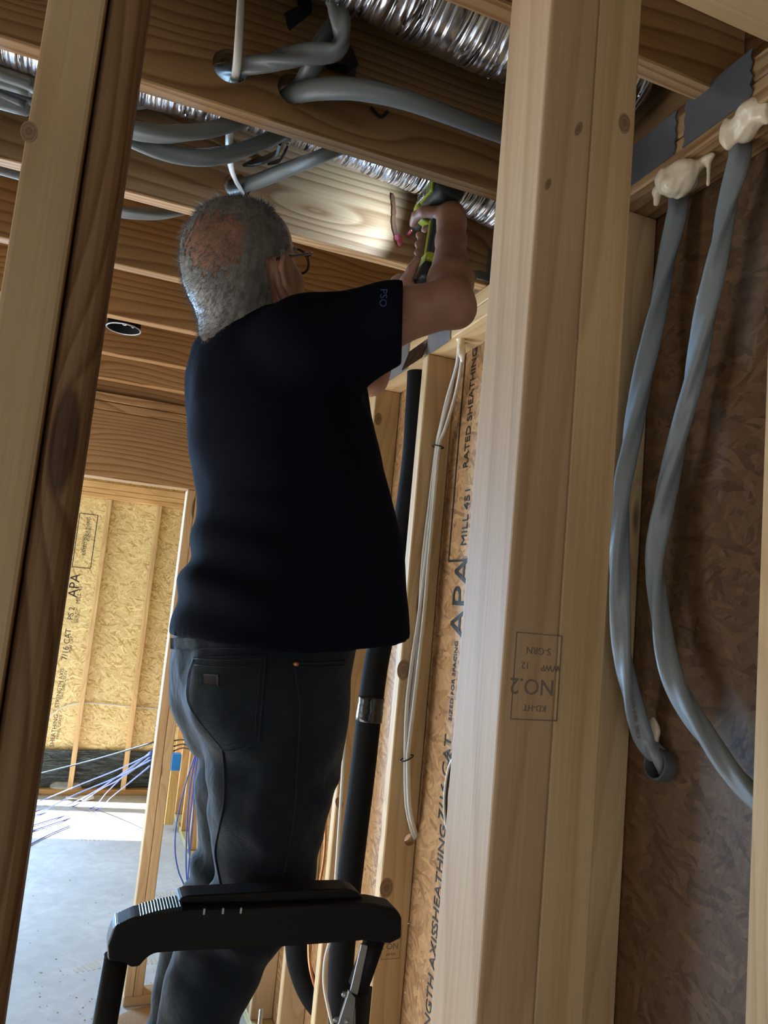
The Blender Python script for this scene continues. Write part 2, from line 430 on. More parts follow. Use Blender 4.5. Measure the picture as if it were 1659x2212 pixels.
MAT['lime'] = plain('lime_plastic', (0.36, 0.42, 0.02), 0.4)
MAT['shirt'] = plain('navy_cotton', (0.0055, 0.0065, 0.0125), 0.95, 0, 0.4, 25, 0.2, 8, spec=0.05)
MAT['jeans'] = denim('dark_denim', (0.013, 0.019, 0.027))
MAT['stitch'] = plain('denim_seam', (0.024, 0.032, 0.040), 0.85, spec=0.1)
MAT['leather'] = plain('brown_patch', (0.012, 0.009, 0.009), 0.8)
MAT['skin'] = skin_mat('skin')
MAT['hair'] = plain('grey_hair', (0.20, 0.185, 0.175), 0.45, 0, 0, 1, 0.6, 40)
MAT['boot'] = plain('boot_leather', (0.05, 0.03, 0.018), 0.6)
MAT['tortoise'] = plain('tortoiseshell', (0.045, 0.018, 0.006), 0.25, 0, 0, 1, 0.7, 60)
mt, n_, l_, b_ = new_mat('knot_rings')
tc_ = n_.new('ShaderNodeTexCoord'); vl = n_.new('ShaderNodeVectorMath'); vl.operation = 'LENGTH'; nz_ = n_.new('ShaderNodeTexNoise'); nz_.inputs['Scale'].default_value = 3.0
l_.new(tc_.outputs['Object'], vl.inputs[0]); l_.new(tc_.outputs['Object'], nz_.inputs['Vector'])
sm_ = math_node(n_, l_, 'ADD', vl.outputs['Value'], math_node(n_, l_, 'MULTIPLY', nz_.outputs['Fac'], 0.25))
kr_ = ramp(n_, [(0.1, (0.20, 0.105, 0.055)), (0.35, (0.29, 0.165, 0.085)), (0.55, (0.20, 0.105, 0.052)), (0.75, (0.31, 0.185, 0.10)), (0.92, (0.20, 0.11, 0.058)), (1.0, (0.33, 0.215, 0.12))])
l_.new(sm_, kr_.inputs[0]); l_.new(kr_.outputs[0], b_.inputs['Base Color']); b_.inputs['Roughness'].default_value = 0.6
MAT['knot'] = mt
MAT['print'] = plain('black_ink', (0.012, 0.012, 0.014), 0.7)
MAT['stamp'] = plain('brown_ink', (0.20, 0.145, 0.105), 0.7)
MAT['sheeting'] = sheeting('black_sheeting')
MAT['blue_tape'] = plain('blue_masking_tape', (0.02, 0.25, 0.75), 0.6)
MAT['blue_cable'] = plain('blue_data_cable', (0.07, 0.12, 0.50), 0.4)
MAT['black_cable'] = plain('black_cable', (0.015, 0.015, 0.018), 0.4)
MAT['paper'] = plain('white_paper', (0.75, 0.73, 0.68), 0.7)
MAT['blue_print'] = plain('blue_print', (0.035, 0.05, 0.16), 0.8)
MAT['steel'] = plain('steel', (0.6, 0.6, 0.62), 0.3, 1.0)
MAT['pink'] = plain('pink_fastener_and_glow', (0.65, 0.12, 0.20), 0.35)
MAT['splinter'] = plain('brown_splinter', (0.16, 0.065, 0.03), 0.6, 0, 0.4, 80, 0.4, 40)
MAT['chips'] = plain('wood_chips', (0.42, 0.28, 0.14), 0.8)
mt, n_, l_, b_ = new_mat('clear_lens'); b_.inputs['Transmission Weight'].default_value = 1.0; b_.inputs['Roughness'].default_value = 0.03; b_.inputs['IOR'].default_value = 1.2; b_.inputs['Base Color'].default_value = (0.95, 0.95, 0.9, 1)
MAT['lens'] = mt
mt, n_, l_, b_ = new_mat('clear_film'); b_.inputs['Alpha'].default_value = 0.35; b_.inputs['Roughness'].default_value = 0.15; b_.inputs['Base Color'].default_value = (0.85, 0.88, 0.9, 1)
MAT['film'] = mt
MAT['led'] = plain('led', (0.9, 0.95, 1.0), 0.3, emit=((0.85, 0.92, 1.0), 30))
# ---------------------------------------------------------------- setting
XN, XNO = 0.757, 0.846         # the same for the stretch nearest the viewer
XW, XO = 0.805, 0.894          # inner face of the right-hand framing, inner face of its sheathing
ZJ = 2.48                      # underside of the joists
DB = 3.40                      # near face of the doorway wall
YF = 6.65                      # near face of the far wall framing
def rt(base, v=0.1):
    k = 1 + random.uniform(-v, v)
    return (base[0] * k, base[1] * k * random.uniform(0.97, 1.02), base[2] * k * random.uniform(0.93, 1.03))
floor = box('floor', (-3.2, -2.5, -0.12), (1.0, 6.9, 0.0), MAT['concrete'])
tag(floor, 'dusty concrete slab floor with boot prints and sawdust', 'floor', kind='structure')

def panel(name, c, long_dir, normal, L, Wd, T, mat, parent, tint=(1, 1, 1)):
    x = Vector(long_dir).normalized(); z = Vector(normal).normalized()
    y = z.cross(x)
    M = Matrix.Identity(4)
    for i in range(3):
        M[i][0] = x[i]; M[i][1] = y[i]; M[i][2] = z[i]; M[i][3] = c[i]
    o = bm_obj(name, box_bm(L, Wd, T, 0.0015), mat, parent, False, M)
    o.color = (*tint, 1)
    return o

# right-hand outer wall: studs, plates and sheathing panels
wall_right = empty('wall_right', (XW, 2.2, 0), 'right-hand outer wall of bare studs and brown strand board', 'wall', kind='structure')
near_y = [0.678, 1.046, 1.53, 1.938, 2.362, 2.735, 3.14, 3.55, 3.955, 4.36, 4.765, 5.17, 5.575, 5.98, 6.385]
ST = {}
for y in near_y:
    top = 2.40; xc = (XN if y < 1.16 else XW) + 0.0445
    tint = rt((1, 0.98, 0.95), 0.07)
    if y > 3.5: tint = (1.0, 0.86, 0.66)
    if abs(y - 0.678) < 1e-6: tint = (1.12, 1.12, 1.12)
    ST[y] = board('stud', (xc, y + 0.019, 0.038), (xc, y + 0.019, top), 0.038, 0.089, (1, 0, 0), MAT['stud'], wall_right, tint, 0.003)
board('top_plate', (XN + 0.0445, -2.4, 2.419), (XN + 0.0445, 1.13, 2.419), 0.089, 0.038, (0, 0, 1), MAT['joist'], wall_right, (0.9, 0.9, 0.9))
board('top_plate', (XN + 0.0445, -2.4, 2.459), (XN + 0.0445, 1.13, 2.459), 0.089, 0.038, (0, 0, 1), MAT['joist'], wall_right, (0.8, 0.8, 0.8))
lower_plate = board('top_plate', (XW + 0.0445, 1.14, 2.419), (XW + 0.0445, 6.74, 2.419), 0.089, 0.038, (0, 0, 1), MAT['stud'], wall_right, (1.0, 0.95, 0.85))
board('top_plate', (XW + 0.0445, 1.14, 2.459), (XW + 0.0445, 6.74, 2.459), 0.089, 0.038, (0, 0, 1), MAT['stud'], wall_right, (1.05, 0.98, 0.86))
board('bottom_plate', (XW + 0.0445, -2.4, 0.019), (XW + 0.0445, 6.74, 0.019), 0.089, 0.038, (0, 0, 1), MAT['stud'], wall_right, (0.8, 0.9, 0.7))
seams = [-2.4, -1.306, -0.086, 1.075, 2.354, 3.574, 4.794, 6.014, 6.74]
PAN = []
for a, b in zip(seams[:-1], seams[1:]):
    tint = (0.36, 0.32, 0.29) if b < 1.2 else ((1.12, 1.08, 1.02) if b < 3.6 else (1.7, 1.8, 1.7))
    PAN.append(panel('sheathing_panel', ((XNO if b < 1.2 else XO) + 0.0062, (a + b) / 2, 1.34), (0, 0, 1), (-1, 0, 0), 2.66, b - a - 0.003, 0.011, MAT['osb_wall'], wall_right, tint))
board('rim_board', (XW + 0.0745, 1.16, 2.622), (XW + 0.0745, 6.74, 2.622), 0.028, 0.284, (0, 0, 1), MAT['joist'], wall_right, (0.8, 0.8, 0.8))
board('rim_board', (XN + 0.0745, -2.4, 2.622), (XN + 0.0745, 1.13, 2.622), 0.028, 0.284, (0, 0, 1), MAT['joist'], wall_right, (0.8, 0.8, 0.8))

# ceiling: joists under a board subfloor
ceiling = empty('ceiling', (-1, 2, ZJ), 'open ceiling of orange-brown joists carrying cables and foil ducts', 'ceiling', kind='structure')
JT = 0.036
joist_y = [0.828, 1.230, 1.614, 2.013, 2.418, 2.838, 3.208]
jt = [(0.85, 0.82, 0.8), (0.92, 0.9, 0.86), (1.20, 1.22, 1.28), (0.95, 0.9, 0.8), (1.12, 1.06, 0.95), (0.98, 0.86, 0.72), (1.0, 0.88, 0.74)]
JO = []
for y, tn in zip(joist_y, jt):
    xe = (XN if y < 1 else XW) + 0.058
    JO.append(board('joist', (-2.98, y + JT / 2, ZJ + 0.142), (xe, y + JT / 2, ZJ + 0.142), JT, 0.284, (0, 0, 1), MAT['joist'], ceiling, tn, 0.0025))
drill_holes(JO[1], [(P(498, 142, Y=1.23), (0, 1, 0), 0.030), (P(634, 192, Y=1.23), (0, 1, 0), 0.028)])
drill_holes(JO[2], [(P(513, 402, Y=1.614), (0, 1, 0), 0.029)])
board('blocking', (-2.98, DB + 0.03, 2.6175), (0.80, DB + 0.03, 2.6175), 0.036, 0.292, (0, 0, 1), MAT['joist'], ceiling, (1.0, 0.9, 0.78))
for (y0, y1) in ((-2.4, 0.03), (0.03, 1.25), (1.25, 2.47), (2.47, 3.69), (3.69, 4.91), (4.91, 6.74)):
    panel('subfloor_panel', (-1.05, (y0 + y1) / 2, 2.775), (1, 0, 0), (0, 0, -1), 4.1, y1 - y0 - 0.003, 0.018, MAT['subfloor'], ceiling)

# near partition the photographer stands behind: one stud pair at the left, a doubled post at the right
wall_front = empty('wall_front', (0.2, 0.62, 0), 'near open partition of bare studs framing the view', 'wall', kind='structure')
PY0, PY1 = 0.575, 0.66
def upright(name, x0, x1, y0, y1, z0, z1, mat, parent, tint, bevel=0.0035, seg=2):
    return board(name, ((x0 + x1) / 2, (y0 + y1) / 2, z0), ((x0 + x1) / 2, (y0 + y1) / 2, z1), x1 - x0, y1 - y0, (0, 1, 0), mat, parent, tint, bevel, seg)
# the camera frame's lean means the lower end of each line also sets x; mean values of the measured edges are used
left_stud = upright('stud', -0.0835, -0.0445, PY0, PY1, 0.038, 2.403, MAT['stud'], wall_front, (0.88, 0.86, 0.80))
wane_stud = upright('stud', -0.0440, -0.0150, PY0 + 0.004, PY1 + 0.004, 0.038, 2.403, MAT['joist'], wall_front, (0.55, 0.50, 0.46), 0.013, 4)
post_a = upright('stud', 0.332, 0.385, PY0, PY1, 0.038, 2.403, MAT['stud'], wall_front, (0.84, 0.75, 0.71), 0.0035, 3)
post_b = upright('stud', 0.3854, 0.4335, PY0 + 0.001, PY1, 0.038, 2.403, MAT['stud'], wall_front, (0.98, 0.92, 0.80), 0.0015, 2)
board('top_plate', (-2.98, 0.6175, 2.422), (0.80, 0.6175, 2.422), 0.085, 0.038, (0, 0, 1), MAT['stud'], wall_front, (0.95, 0.9, 0.8))
board('top_plate', (-2.98, 0.6175, 2.4605), (0.80, 0.6175, 2.4605), 0.085, 0.038, (0, 0, 1), MAT['stud'], wall_front, (0.95, 0.9, 0.8))
board('bottom_plate', (-0.0835, 0.6175, 0.019), (-0.4, 0.6175, 0.019), 0.085, 0.038, (0, 0, 1), MAT['stud'], wall_front, (0.95, 0.9, 0.8))
board('bottom_plate', (0.332, 0.6175, 0.019), (0.80, 0.6175, 0.019), 0.085, 0.038, (0, 0, 1), MAT['stud'], wall_front, (0.95, 0.9, 0.8))
# grade stamp on the post, printed upside down
def stamp(parent, origin, right, up, s, mat):
    B = basis(origin, right, up)
    fr = bmesh.new()
    for (w, h, cx, cy) in ((0.046, 0.0009, 0, 0.036), (0.046, 0.0009, 0, -0.036), (0.0009, 0.072, 0.0226, 0), (0.0009, 0.072, -0.0226, 0)):
        box_bm(w * s, h * s, 0.0004, 0, 1, fr, Matrix.Translation((cx * s, cy * s, 0)))
    bm_obj('grade_stamp', fr, mat, parent, False, B)
    for (t, sz, dx, dy) in (('NO.2', 0.019, 0.004, 0.008), ('S-GRN', 0.0085, 0, -0.022), ('KD-HT', 0.0075, 0.0, 0.026), ('WWP', 0.0075, -0.013, -0.008), ('12', 0.008, 0.012, -0.009)):
        lettering('grade_stamp', t, sz * s, B @ Matrix.Translation((dx * s, dy * s, 0)), mat, parent)
q = P(1160, 1462, Y=PY0 - 0.0003)
stamp(post_a, q, (-1, 0, 0.0), (0, 0, -1), 1.0, MAT['stamp'])

# the big knots that show on the near studs
def knot(parent, p, rx, rz, tilt=0.0):
    v, f = revolve([(0.0, 0.35), (0.6, 0.3), (1.0, 0.0)], 22)
    M = Matrix.Translation(p) @ Matrix.Rotation(math.pi / 2, 4, 'X') @ Matrix.Rotation(tilt, 4, 'Z') @ Matrix.Diagonal((rx, rz, 0.0006, 1))
    mesh_obj('knot', v, f, MAT['knot'], parent, True, M)
knot(post_b, P(1349, 266, Y=PY0 + 0.0005), 0.0070, 0.0105)
knot(post_a, P(1250, 278, Y=PY0 - 0.0005), 0.0034, 0.0085, -0.35)
knot(post_a, P(1184, 398, Y=PY0 - 0.0005), 0.0028, 0.0065, -0.3)
knot(left_stud, P(62, 284, Y=PY0 - 0.0005), 0.0055, 0.0080)
knot(ST[1.938], P(872, 1447, Y=1.9375), 0.019, 0.028)
knot(ST[1.938], P(835, 1918, Y=1.9375), 0.019, 0.026)
knot(ST[2.362], P(817, 905, Y=2.3615), 0.013, 0.022)
knot(ST[2.362], P(733, 1735, Y=2.3615), 0.012, 0.020, 0.5)

# wall with the doorway into the bright room
wall_back = empty('wall_back', (0.38, DB, 0), 'framed wall with a wide doorway into the bright room', 'wall', kind='structure')
trim_tint = (0.9, 0.82, 0.72)
board('jamb_stud', (0.363, DB + 0.0445, 0.038), (0.363, DB + 0.0445, 2.107), 0.036, 0.089, (0, 1, 0), MAT['stud'], wall_back, trim_tint)
board('jamb_stud', (0.400, DB + 0.0445, 0.038), (0.400, DB + 0.0445, 2.393), 0.036, 0.089, (0, 1, 0), MAT['stud'], wall_back, trim_tint)
board('jamb_stud', (-1.618, DB + 0.0445, 0.038), (-1.618, DB + 0.0445, 2.107), 0.036, 0.089, (0, 1, 0), MAT['stud'], wall_back, trim_tint)
board('header', (-1.64, DB + 0.0445, 2.25), (0.381, DB + 0.0445, 2.25), 0.089, 0.284, (0, 0, 1), MAT['joist'], wall_back, (1.0, 0.93, 0.84), 0.002)
board('top_plate', (-2.98, DB + 0.0445, 2.4115), (0.804, DB + 0.0445, 2.4115), 0.089, 0.037, (0, 0, 1), MAT['joist'], wall_back, (1.02, 0.95, 0.86))
board('top_plate', (-2.98, DB + 0.0445, 2.4505), (0.804, DB + 0.0445, 2.4505), 0.089, 0.037, (0, 0, 1), MAT['joist'], wall_back, (1.1, 1.0, 0.9))
board('bottom_plate', (0.345, DB + 0.0445, 0.019), (0.804, DB + 0.0445, 0.019), 0.089, 0.038, (0, 0, 1), MAT['stud'], wall_back, trim_tint)
board('stud', (0.775, DB + 0.0445, 0.038), (0.775, DB + 0.0445, 2.393), 0.036, 0.089, (0, 1, 0), MAT['stud'], wall_back, trim_tint)

# far wall: golden strand board behind studs, window opening at its left end
wall_far = empty('wall_far', (0.2, YF, 0), 'sunlit far wall of golden strand board and pale studs', 'wall', kind='structure')
ft = (1.12, 1.02, 0.84)
for x in (-1.14, -0.735, -0.335, 0.068, 0.466):
    board('stud', (x, YF + 0.0445, 0.04), (x, YF + 0.0445, 2.345), 0.038, 0.089, (0, 1, 0), MAT['stud'], wall_far, ft)
for (z0, z1) in ((2.346, 2.384), (2.386, 2.424), (2.426, 2.478)):
    board('top_plate', (-2.98, YF + 0.0445, (z0 + z1) / 2), (0.804, YF + 0.0445, (z0 + z1) / 2), 0.089, z1 - z0, (0, 0, 1), MAT['stud'], wall_far, (1.2, 0.98, 0.7))
board('bottom_plate', (-2.98, YF + 0.0445, 0.022), (0.804, YF + 0.0445, 0.022), 0.089, 0.042, (0, 0, 1), MAT['stud'], wall_far, (0.75, 0.6, 0.42))
FP = []
for a, b in ((-0.335, 0.87), (-1.16, -0.336)):
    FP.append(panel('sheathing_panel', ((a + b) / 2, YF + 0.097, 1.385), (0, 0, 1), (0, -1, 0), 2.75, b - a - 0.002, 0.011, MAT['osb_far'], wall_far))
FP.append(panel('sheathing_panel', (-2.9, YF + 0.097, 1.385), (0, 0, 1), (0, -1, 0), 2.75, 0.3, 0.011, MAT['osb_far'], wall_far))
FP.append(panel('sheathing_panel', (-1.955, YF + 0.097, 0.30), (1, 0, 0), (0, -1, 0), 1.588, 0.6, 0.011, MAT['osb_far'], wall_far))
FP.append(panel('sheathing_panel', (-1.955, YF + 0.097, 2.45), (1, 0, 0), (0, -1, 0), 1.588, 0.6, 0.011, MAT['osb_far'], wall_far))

# left and rear walls, out of frame, with the openings the daylight comes through
wall_left = empty('wall_left', (-3.0, 2.2, 0), 'left outer wall with a tall door opening', 'wall', kind='structure')
def wl(y0, y1, z0, z1):
    panel('sheathing_panel', (-3.0, (y0 + y1) / 2, (z0 + z1) / 2), (0, 0, 1), (1, 0, 0), z1 - z0, y1 - y0, 0.02, MAT['osb_far'], wall_left)
wl(-2.4, LW0, 0, 2.76); wl(LW0, LW1, LWZ, 2.76); wl(LW1, LD0, 0, 2.76); wl(LD0, LD1, 2.15, 2.76); wl(LD1, 6.74, 0, 2.76)  # the nearer gap is added so sun bounces off the floor onto the joists
if LS > 0: wl(LW0, LW1, 0, LS)
wall_rear = empty('wall_rear', (-1.2, -2.4, 0), 'rear wall behind the viewer with a wide opening', 'wall', kind='structure')
def wr_(x0, x1, z0, z1):
    panel('sheathing_panel', ((x0 + x1) / 2, -2.4, (z0 + z1) / 2), (0, 0, 1), (0, 1, 0), z1 - z0, x1 - x0, 0.02, MAT['osb_far'], wall_rear)
wr_(-3.0, -2.2, 0, 2.76); wr_(-0.4, 0.9, 0, 2.76); wr_(-2.2, -0.4, 2.3, 2.76); wr_(-2.2, -0.4, 0, 0.3)
# ---------------------------------------------------------------- smooth-blend solids (distance field + surface nets)
class Grid:
    def __init__(s, lo, hi, h):
        s.lo = np.array(lo, float); s.h = h
        s.n = np.ceil((np.array(hi) - s.lo) / h).astype(int) + 1
        s.D = np.full(tuple(s.n), 1.0, np.float32)
    def block(s, lo, hi):
        a = np.clip(np.floor((np.array(lo) - s.lo) / s.h).astype(int), 0, s.n)
        b = np.clip(np.ceil((np.array(hi) - s.lo) / s.h).astype(int) + 1, 0, s.n)
        sl = tuple(slice(int(i), int(j)) for i, j in zip(a, b))
        ax = [(s.lo[k] + s.h * np.arange(a[k], b[k])).astype(np.float32) for k in range(3)]
        return sl, ax[0][:, None, None], ax[1][None, :, None], ax[2][None, None, :]
    def put(s, sl, d, k):
        A = s.D[sl]
        if A.size == 0: return
        if k > 0:
            hh = np.maximum(k - np.abs(A - d), 0) / k
            s.D[sl] = np.minimum(A, d) - hh * hh * k * 0.25
        else: s.D[sl] = np.minimum(A, d)
    def cone(s, a, b, r1, r2, k=0.01):
        a = np.array(a, float); b = np.array(b, float); m = max(r1, r2) + k * 1.5 + 2 * s.h
        sl, x, y, z = s.block(np.minimum(a, b) - m, np.maximum(a, b) + m)
        ab = b - a; L = max(ab.dot(ab), 1e-9)
        t = np.clip(((x - a[0]) * ab[0] + (y - a[1]) * ab[1] + (z - a[2]) * ab[2]) / L, 0, 1)
        d = np.sqrt((x - a[0] - t * ab[0]) ** 2 + (y - a[1] - t * ab[1]) ** 2 + (z - a[2] - t * ab[2]) ** 2) - (r1 + (r2 - r1) * t)
        s.put(sl, d.astype(np.float32), k)
    def _ell(s, c, r, R, pad):
        c = np.array(c, float); r = np.array(r, float); m = r.max() + pad
        sl, x, y, z = s.block(c - m, c + m)
        R = np.eye(3) if R is None else np.array(R)       # columns: local axes in world
        q = [(x - c[0]) * R[0, i] + (y - c[1]) * R[1, i] + (z - c[2]) * R[2, i] for i in range(3)]
        k0 = np.sqrt(sum((q[i] / r[i]) ** 2 for i in range(3))); k1 = np.sqrt(sum((q[i] / r[i] ** 2) ** 2 for i in range(3))) + 1e-6
        return sl, (k0 * (k0 - 1) / k1).astype(np.float32)
    def ell(s, c, r, R=None, k=0.01):
        sl, d = s._ell(c, r, R, k * 1.5 + 2 * s.h); s.put(sl, d, k)
    def carve(s, c, r, R=None, k=0.005):
        sl, d = s._ell(c, r, R, k * 1.5 + 2 * s.h)
        A = s.D[sl]; d = -d
        hh = np.maximum(k - np.abs(A - d), 0) / k
        s.D[sl] = np.maximum(A, d) + hh * hh * k * 0.25
    def stack(s, rows, F, k=0.02, sup=2.0):
        """rows: (z, cx, cy, a, b) ellipses, a along heading F, b across; z ascending"""
        rows = np.array(sorted(rows)); F = np.array(F)
        m = rows[:, 3:].max() + 0.05
        sl, x, y, z = s.block((rows[:, 1].min() - m, rows[:, 2].min() - m, rows[0, 0] - 0.03), (rows[:, 1].max() + m, rows[:, 2].max() + m, rows[-1, 0] + 0.03))
        zz = z.ravel()
        cx, cy, a, b = [np.interp(zz, rows[:, 0], rows[:, i])[None, None, :].astype(np.float32) for i in (1, 2, 3, 4)]
        u = (x - cx) * F[0] + (y - cy) * F[1]; v = -(x - cx) * F[1] + (y - cy) * F[0]
        d = ((np.abs(u / a) ** sup + np.abs(v / b) ** sup) ** (1 / sup) - 1) * np.minimum(a, b)
        d = np.maximum(d, np.maximum(rows[0, 0] - z, z - rows[-1, 0]))
        s.put(sl, d.astype(np.float32), k)
    def mesh(s):
        D = s.D; S = D < 0
        n = D.shape
        def c(arr, i, j, k): return arr[i:n[0] - 1 + i, j:n[1] - 1 + j, k:n[2] - 1 + k]
        cnt = np.zeros(tuple(k - 1 for k in n), np.int8)
        corners = [(i, j, k) for i in (0, 1) for j in (0, 1) for k in (0, 1)]
        for o in corners: cnt += c(S, *o)
        act = np.argwhere((cnt > 0) & (cnt < 8))
        idx = np.full(cnt.shape, -1, np.int64); idx[tuple(act.T)] = np.arange(len(act))
        acc = np.zeros((len(act), 3)); num = np.zeros(len(act))
        for o in corners:
            for ax in range(3):
                if o[ax]: continue
                o2 = list(o); o2[ax] = 1
                d0 = D[act[:, 0] + o[0], act[:, 1] + o[1], act[:, 2] + o[2]]; d1 = D[act[:, 0] + o2[0], act[:, 1] + o2[1], act[:, 2] + o2[2]]
                mk = (d0 < 0) != (d1 < 0)
                t = np.where(mk, d0 / np.where(mk, d0 - d1, 1), 0)
                p = np.tile(np.array(o, float), (len(act), 1)); p[:, ax] += t
                acc[mk] += p[mk]; num[mk] += 1
        V = s.lo + s.h * (act + acc / num[:, None])
        faces = []
        for ax in range(3):
            b, cc = [(1, 2), (2, 0), (0, 1)][ax]
            sl0 = [slice(None)] * 3; sl1 = [slice(None)] * 3
            sl0[ax] = slice(0, n[ax] - 1); sl1[ax] = slice(1, n[ax])
            e = np.argwhere(S[tuple(sl0)] != S[tuple(sl1)])
            ok = (e[:, b] > 0) & (e[:, cc] > 0) & (e[:, b] < n[b] - 1) & (e[:, cc] < n[cc] - 1)
            e = e[ok]
            def cell(db, dc):
                q = e.copy(); q[:, b] -= db; q[:, cc] -= dc
                return idx[q[:, 0], q[:, 1], q[:, 2]]
            quad = np.stack([cell(1, 1), cell(0, 1), cell(0, 0), cell(1, 0)], 1)
            inside = S[e[:, 0], e[:, 1], e[:, 2]]
            quad[~inside] = quad[~inside][:, ::-1]
            faces.append(quad)
        return V, np.concatenate(faces)
def relax(V, Fq, it=2, lam=0.5):
    for _ in range(it):
        acc = np.zeros_like(V); num = np.zeros(len(V))
        for i in range(4):
            a = Fq[:, i]; b = Fq[:, (i + 1) % 4]
            np.add.at(acc, a, V[b]); np.add.at(acc, b, V[a]); np.add.at(num, a, 1); np.add.at(num, b, 1)
        V = V + lam * (acc / np.maximum(num, 1)[:, None] - V)
    return V
def solid(name, G, mat, parent, it=2, M=None):
    V, Fq = G.mesh(); V = relax(V, Fq, it)
    me = bpy.data.meshes.new(name)
    me.vertices.add(len(V)); me.vertices.foreach_set('co', V.astype(np.float32).ravel())
    me.loops.add(len(Fq) * 4); me.loops.foreach_set('vertex_index', Fq.astype(np.int32).ravel())
    me.polygons.add(len(Fq)); me.polygons.foreach_set('loop_start', np.arange(0, len(Fq) * 4, 4, dtype=np.int32))
    me.polygons.foreach_set('use_smooth', np.ones(len(Fq), bool))
    me.update(calc_edges=True); me.validate()
    if mat: me.materials.append(mat)
    return link(bpy.data.objects.new(name, me), parent, M)
def wob3(x, y, z, f, seed):
    r = np.random.RandomState(seed); out = 0
    for i in range(5):
        k = r.normal(size=3) * f; p = r.uniform(0, 6.28)
        out = out + np.sin(k[0] * x + k[1] * y + k[2] * z + p)
    return out / 5
# ---------------------------------------------------------------- the man on the ladder
TH = math.radians(25.0)
FW = np.array([math.cos(TH), math.sin(TH)])          # where his body faces
X0, Z0 = 0.585, 2.545                                # axis of the drill (runs along +Y)
person = empty('person', (0.30, 1.42, 0.70), 'man in dark navy t-shirt and jeans drilling overhead from the ladder', 'person')
psi, phi = math.radians(40), math.radians(37)
hf = np.array([math.cos(phi) * math.cos(psi), math.cos(phi) * math.sin(psi), math.sin(phi)])
hr = np.array([math.sin(psi), -math.cos(psi), 0.0])
hu = np.cross(hr, hf)
HC = np.array([0.200, 1.395, 2.268]); HS = 1.13
HR = np.stack([hf, -hr, hu], 1)                      # local (fwd, left, up) to world
def H(x, y, z): return HC + HS * (HR @ np.array([x, y, z]))

G = Grid((0.02, 1.05, 1.98), (0.70, 1.74, 2.62), 0.004)
# head
G.ell(H(-0.012, 0, 0.035), np.array((0.098, 0.077, 0.088)) * HS, HR, 0.01)
G.ell(H(-0.050, 0, 0.0), np.array((0.058, 0.064, 0.062)) * HS, HR, 0.03)
G.ell(H(0.045, 0, 0.045), np.array((0.050, 0.062, 0.055)) * HS, HR, 0.03)
G.ell(H(0.042, 0, -0.035), np.array((0.052, 0.058, 0.075)) * HS, HR, 0.03)
for s_ in (-1, 1):
    G.cone(H(-0.006, s_ * 0.050, -0.055), H(0.055, s_ * 0.026, -0.100), 0.025, 0.024, 0.025)
    G.ell(H(0.062, s_ * 0.040, -0.030), (0.026, 0.022, 0.026), HR, 0.02)
G.ell(H(0.074, 0, -0.105), (0.024, 0.026, 0.022), HR, 0.02)
G.ell(H(0.035, 0, -0.100), (0.05, 0.05, 0.03), HR, 0.03)
G.cone(H(0.084, -0.035, 0.020), H(0.084, 0.035, 0.020), 0.012, 0.012, 0.02)
for s_ in (-1, 1): G.carve(H(0.100, s_ * 0.033, 0.0), (0.014, 0.018, 0.012), HR, 0.01)
for s_ in (-1, 1): G.ell(H(0.080, s_ * 0.033, -0.001), (0.013, 0.013, 0.012), HR, 0.003)
G.cone(H(0.094, 0, 0.004), H(0.116, 0, -0.036), 0.008, 0.013, 0.012)
for s_ in (-1, 1): G.ell(H(0.104, s_ * 0.013, -0.040), (0.010, 0.009, 0.008), HR, 0.008)
G.ell(H(0.096, 0, -0.064), (0.012, 0.024, 0.005), HR, 0.005); G.ell(H(0.094, 0, -0.075), (0.012, 0.022, 0.006), HR, 0.004)
# ears
for s_ in (-1, 1):
    G.ell(H(-0.014, s_ * 0.081, -0.014), np.array((0.023, 0.010, 0.040)) * HS, HR, 0.008)
    rim = [(-0.002, 0.000), (0.007, 0.018), (-0.003, 0.037), (-0.020, 0.038), (-0.036, 0.022), (-0.037, -0.004), (-0.026, -0.030), (-0.009, -0.050)]
    for (a_, b_) in zip(rim[:-1], rim[1:]):
        G.cone(H(a_[0], s_ * (0.087 + (0.010 if a_[0] < -0.01 else 0.0)), a_[1] - 0.012), H(b_[0], s_ * (0.087 + (0.010 if b_[0] < -0.01 else 0.0)), b_[1] - 0.012), 0.0058, 0.0056, 0.005)
    G.carve(H(-0.013, s_ * 0.099, -0.012), np.array((0.013, 0.011, 0.020)) * HS, HR, 0.004)
    G.ell(H(-0.006, s_ * 0.085, -0.058), (0.011, 0.008, 0.012), HR, 0.006)
# neck and upper trunk (under the shirt)
NB = np.array(P(528, 678, Y=1.425))
G.cone(H(-0.040, 0, -0.045), NB, 0.068, 0.074, 0.03)
G.cone(H(0.0, 0, -0.07), NB + np.array([0.03, 0.01, 0.0]), 0.055, 0.062, 0.03)
SR, SL = np.array([0.300, 1.275, 2.135]), np.array([0.270, 1.585, 2.165])
ER, EL = np.array(P(972, 655, Y=1.185)), np.array(P(798, 815, Y=1.60))
WR, WL = np.array([0.580, 1.332, 2.412]), np.array(P(868, 622, Y=1.50))
G.cone(NB, NB + np.array([0.03, 0, -0.12]), 0.075, 0.11, 0.03)
G.cone(NB + np.array([0.03, 0, -0.10]), SR, 0.08, 0.055, 0.03); G.cone(NB + np.array([0.03, 0, -0.10]), SL, 0.08, 0.055, 0.03)
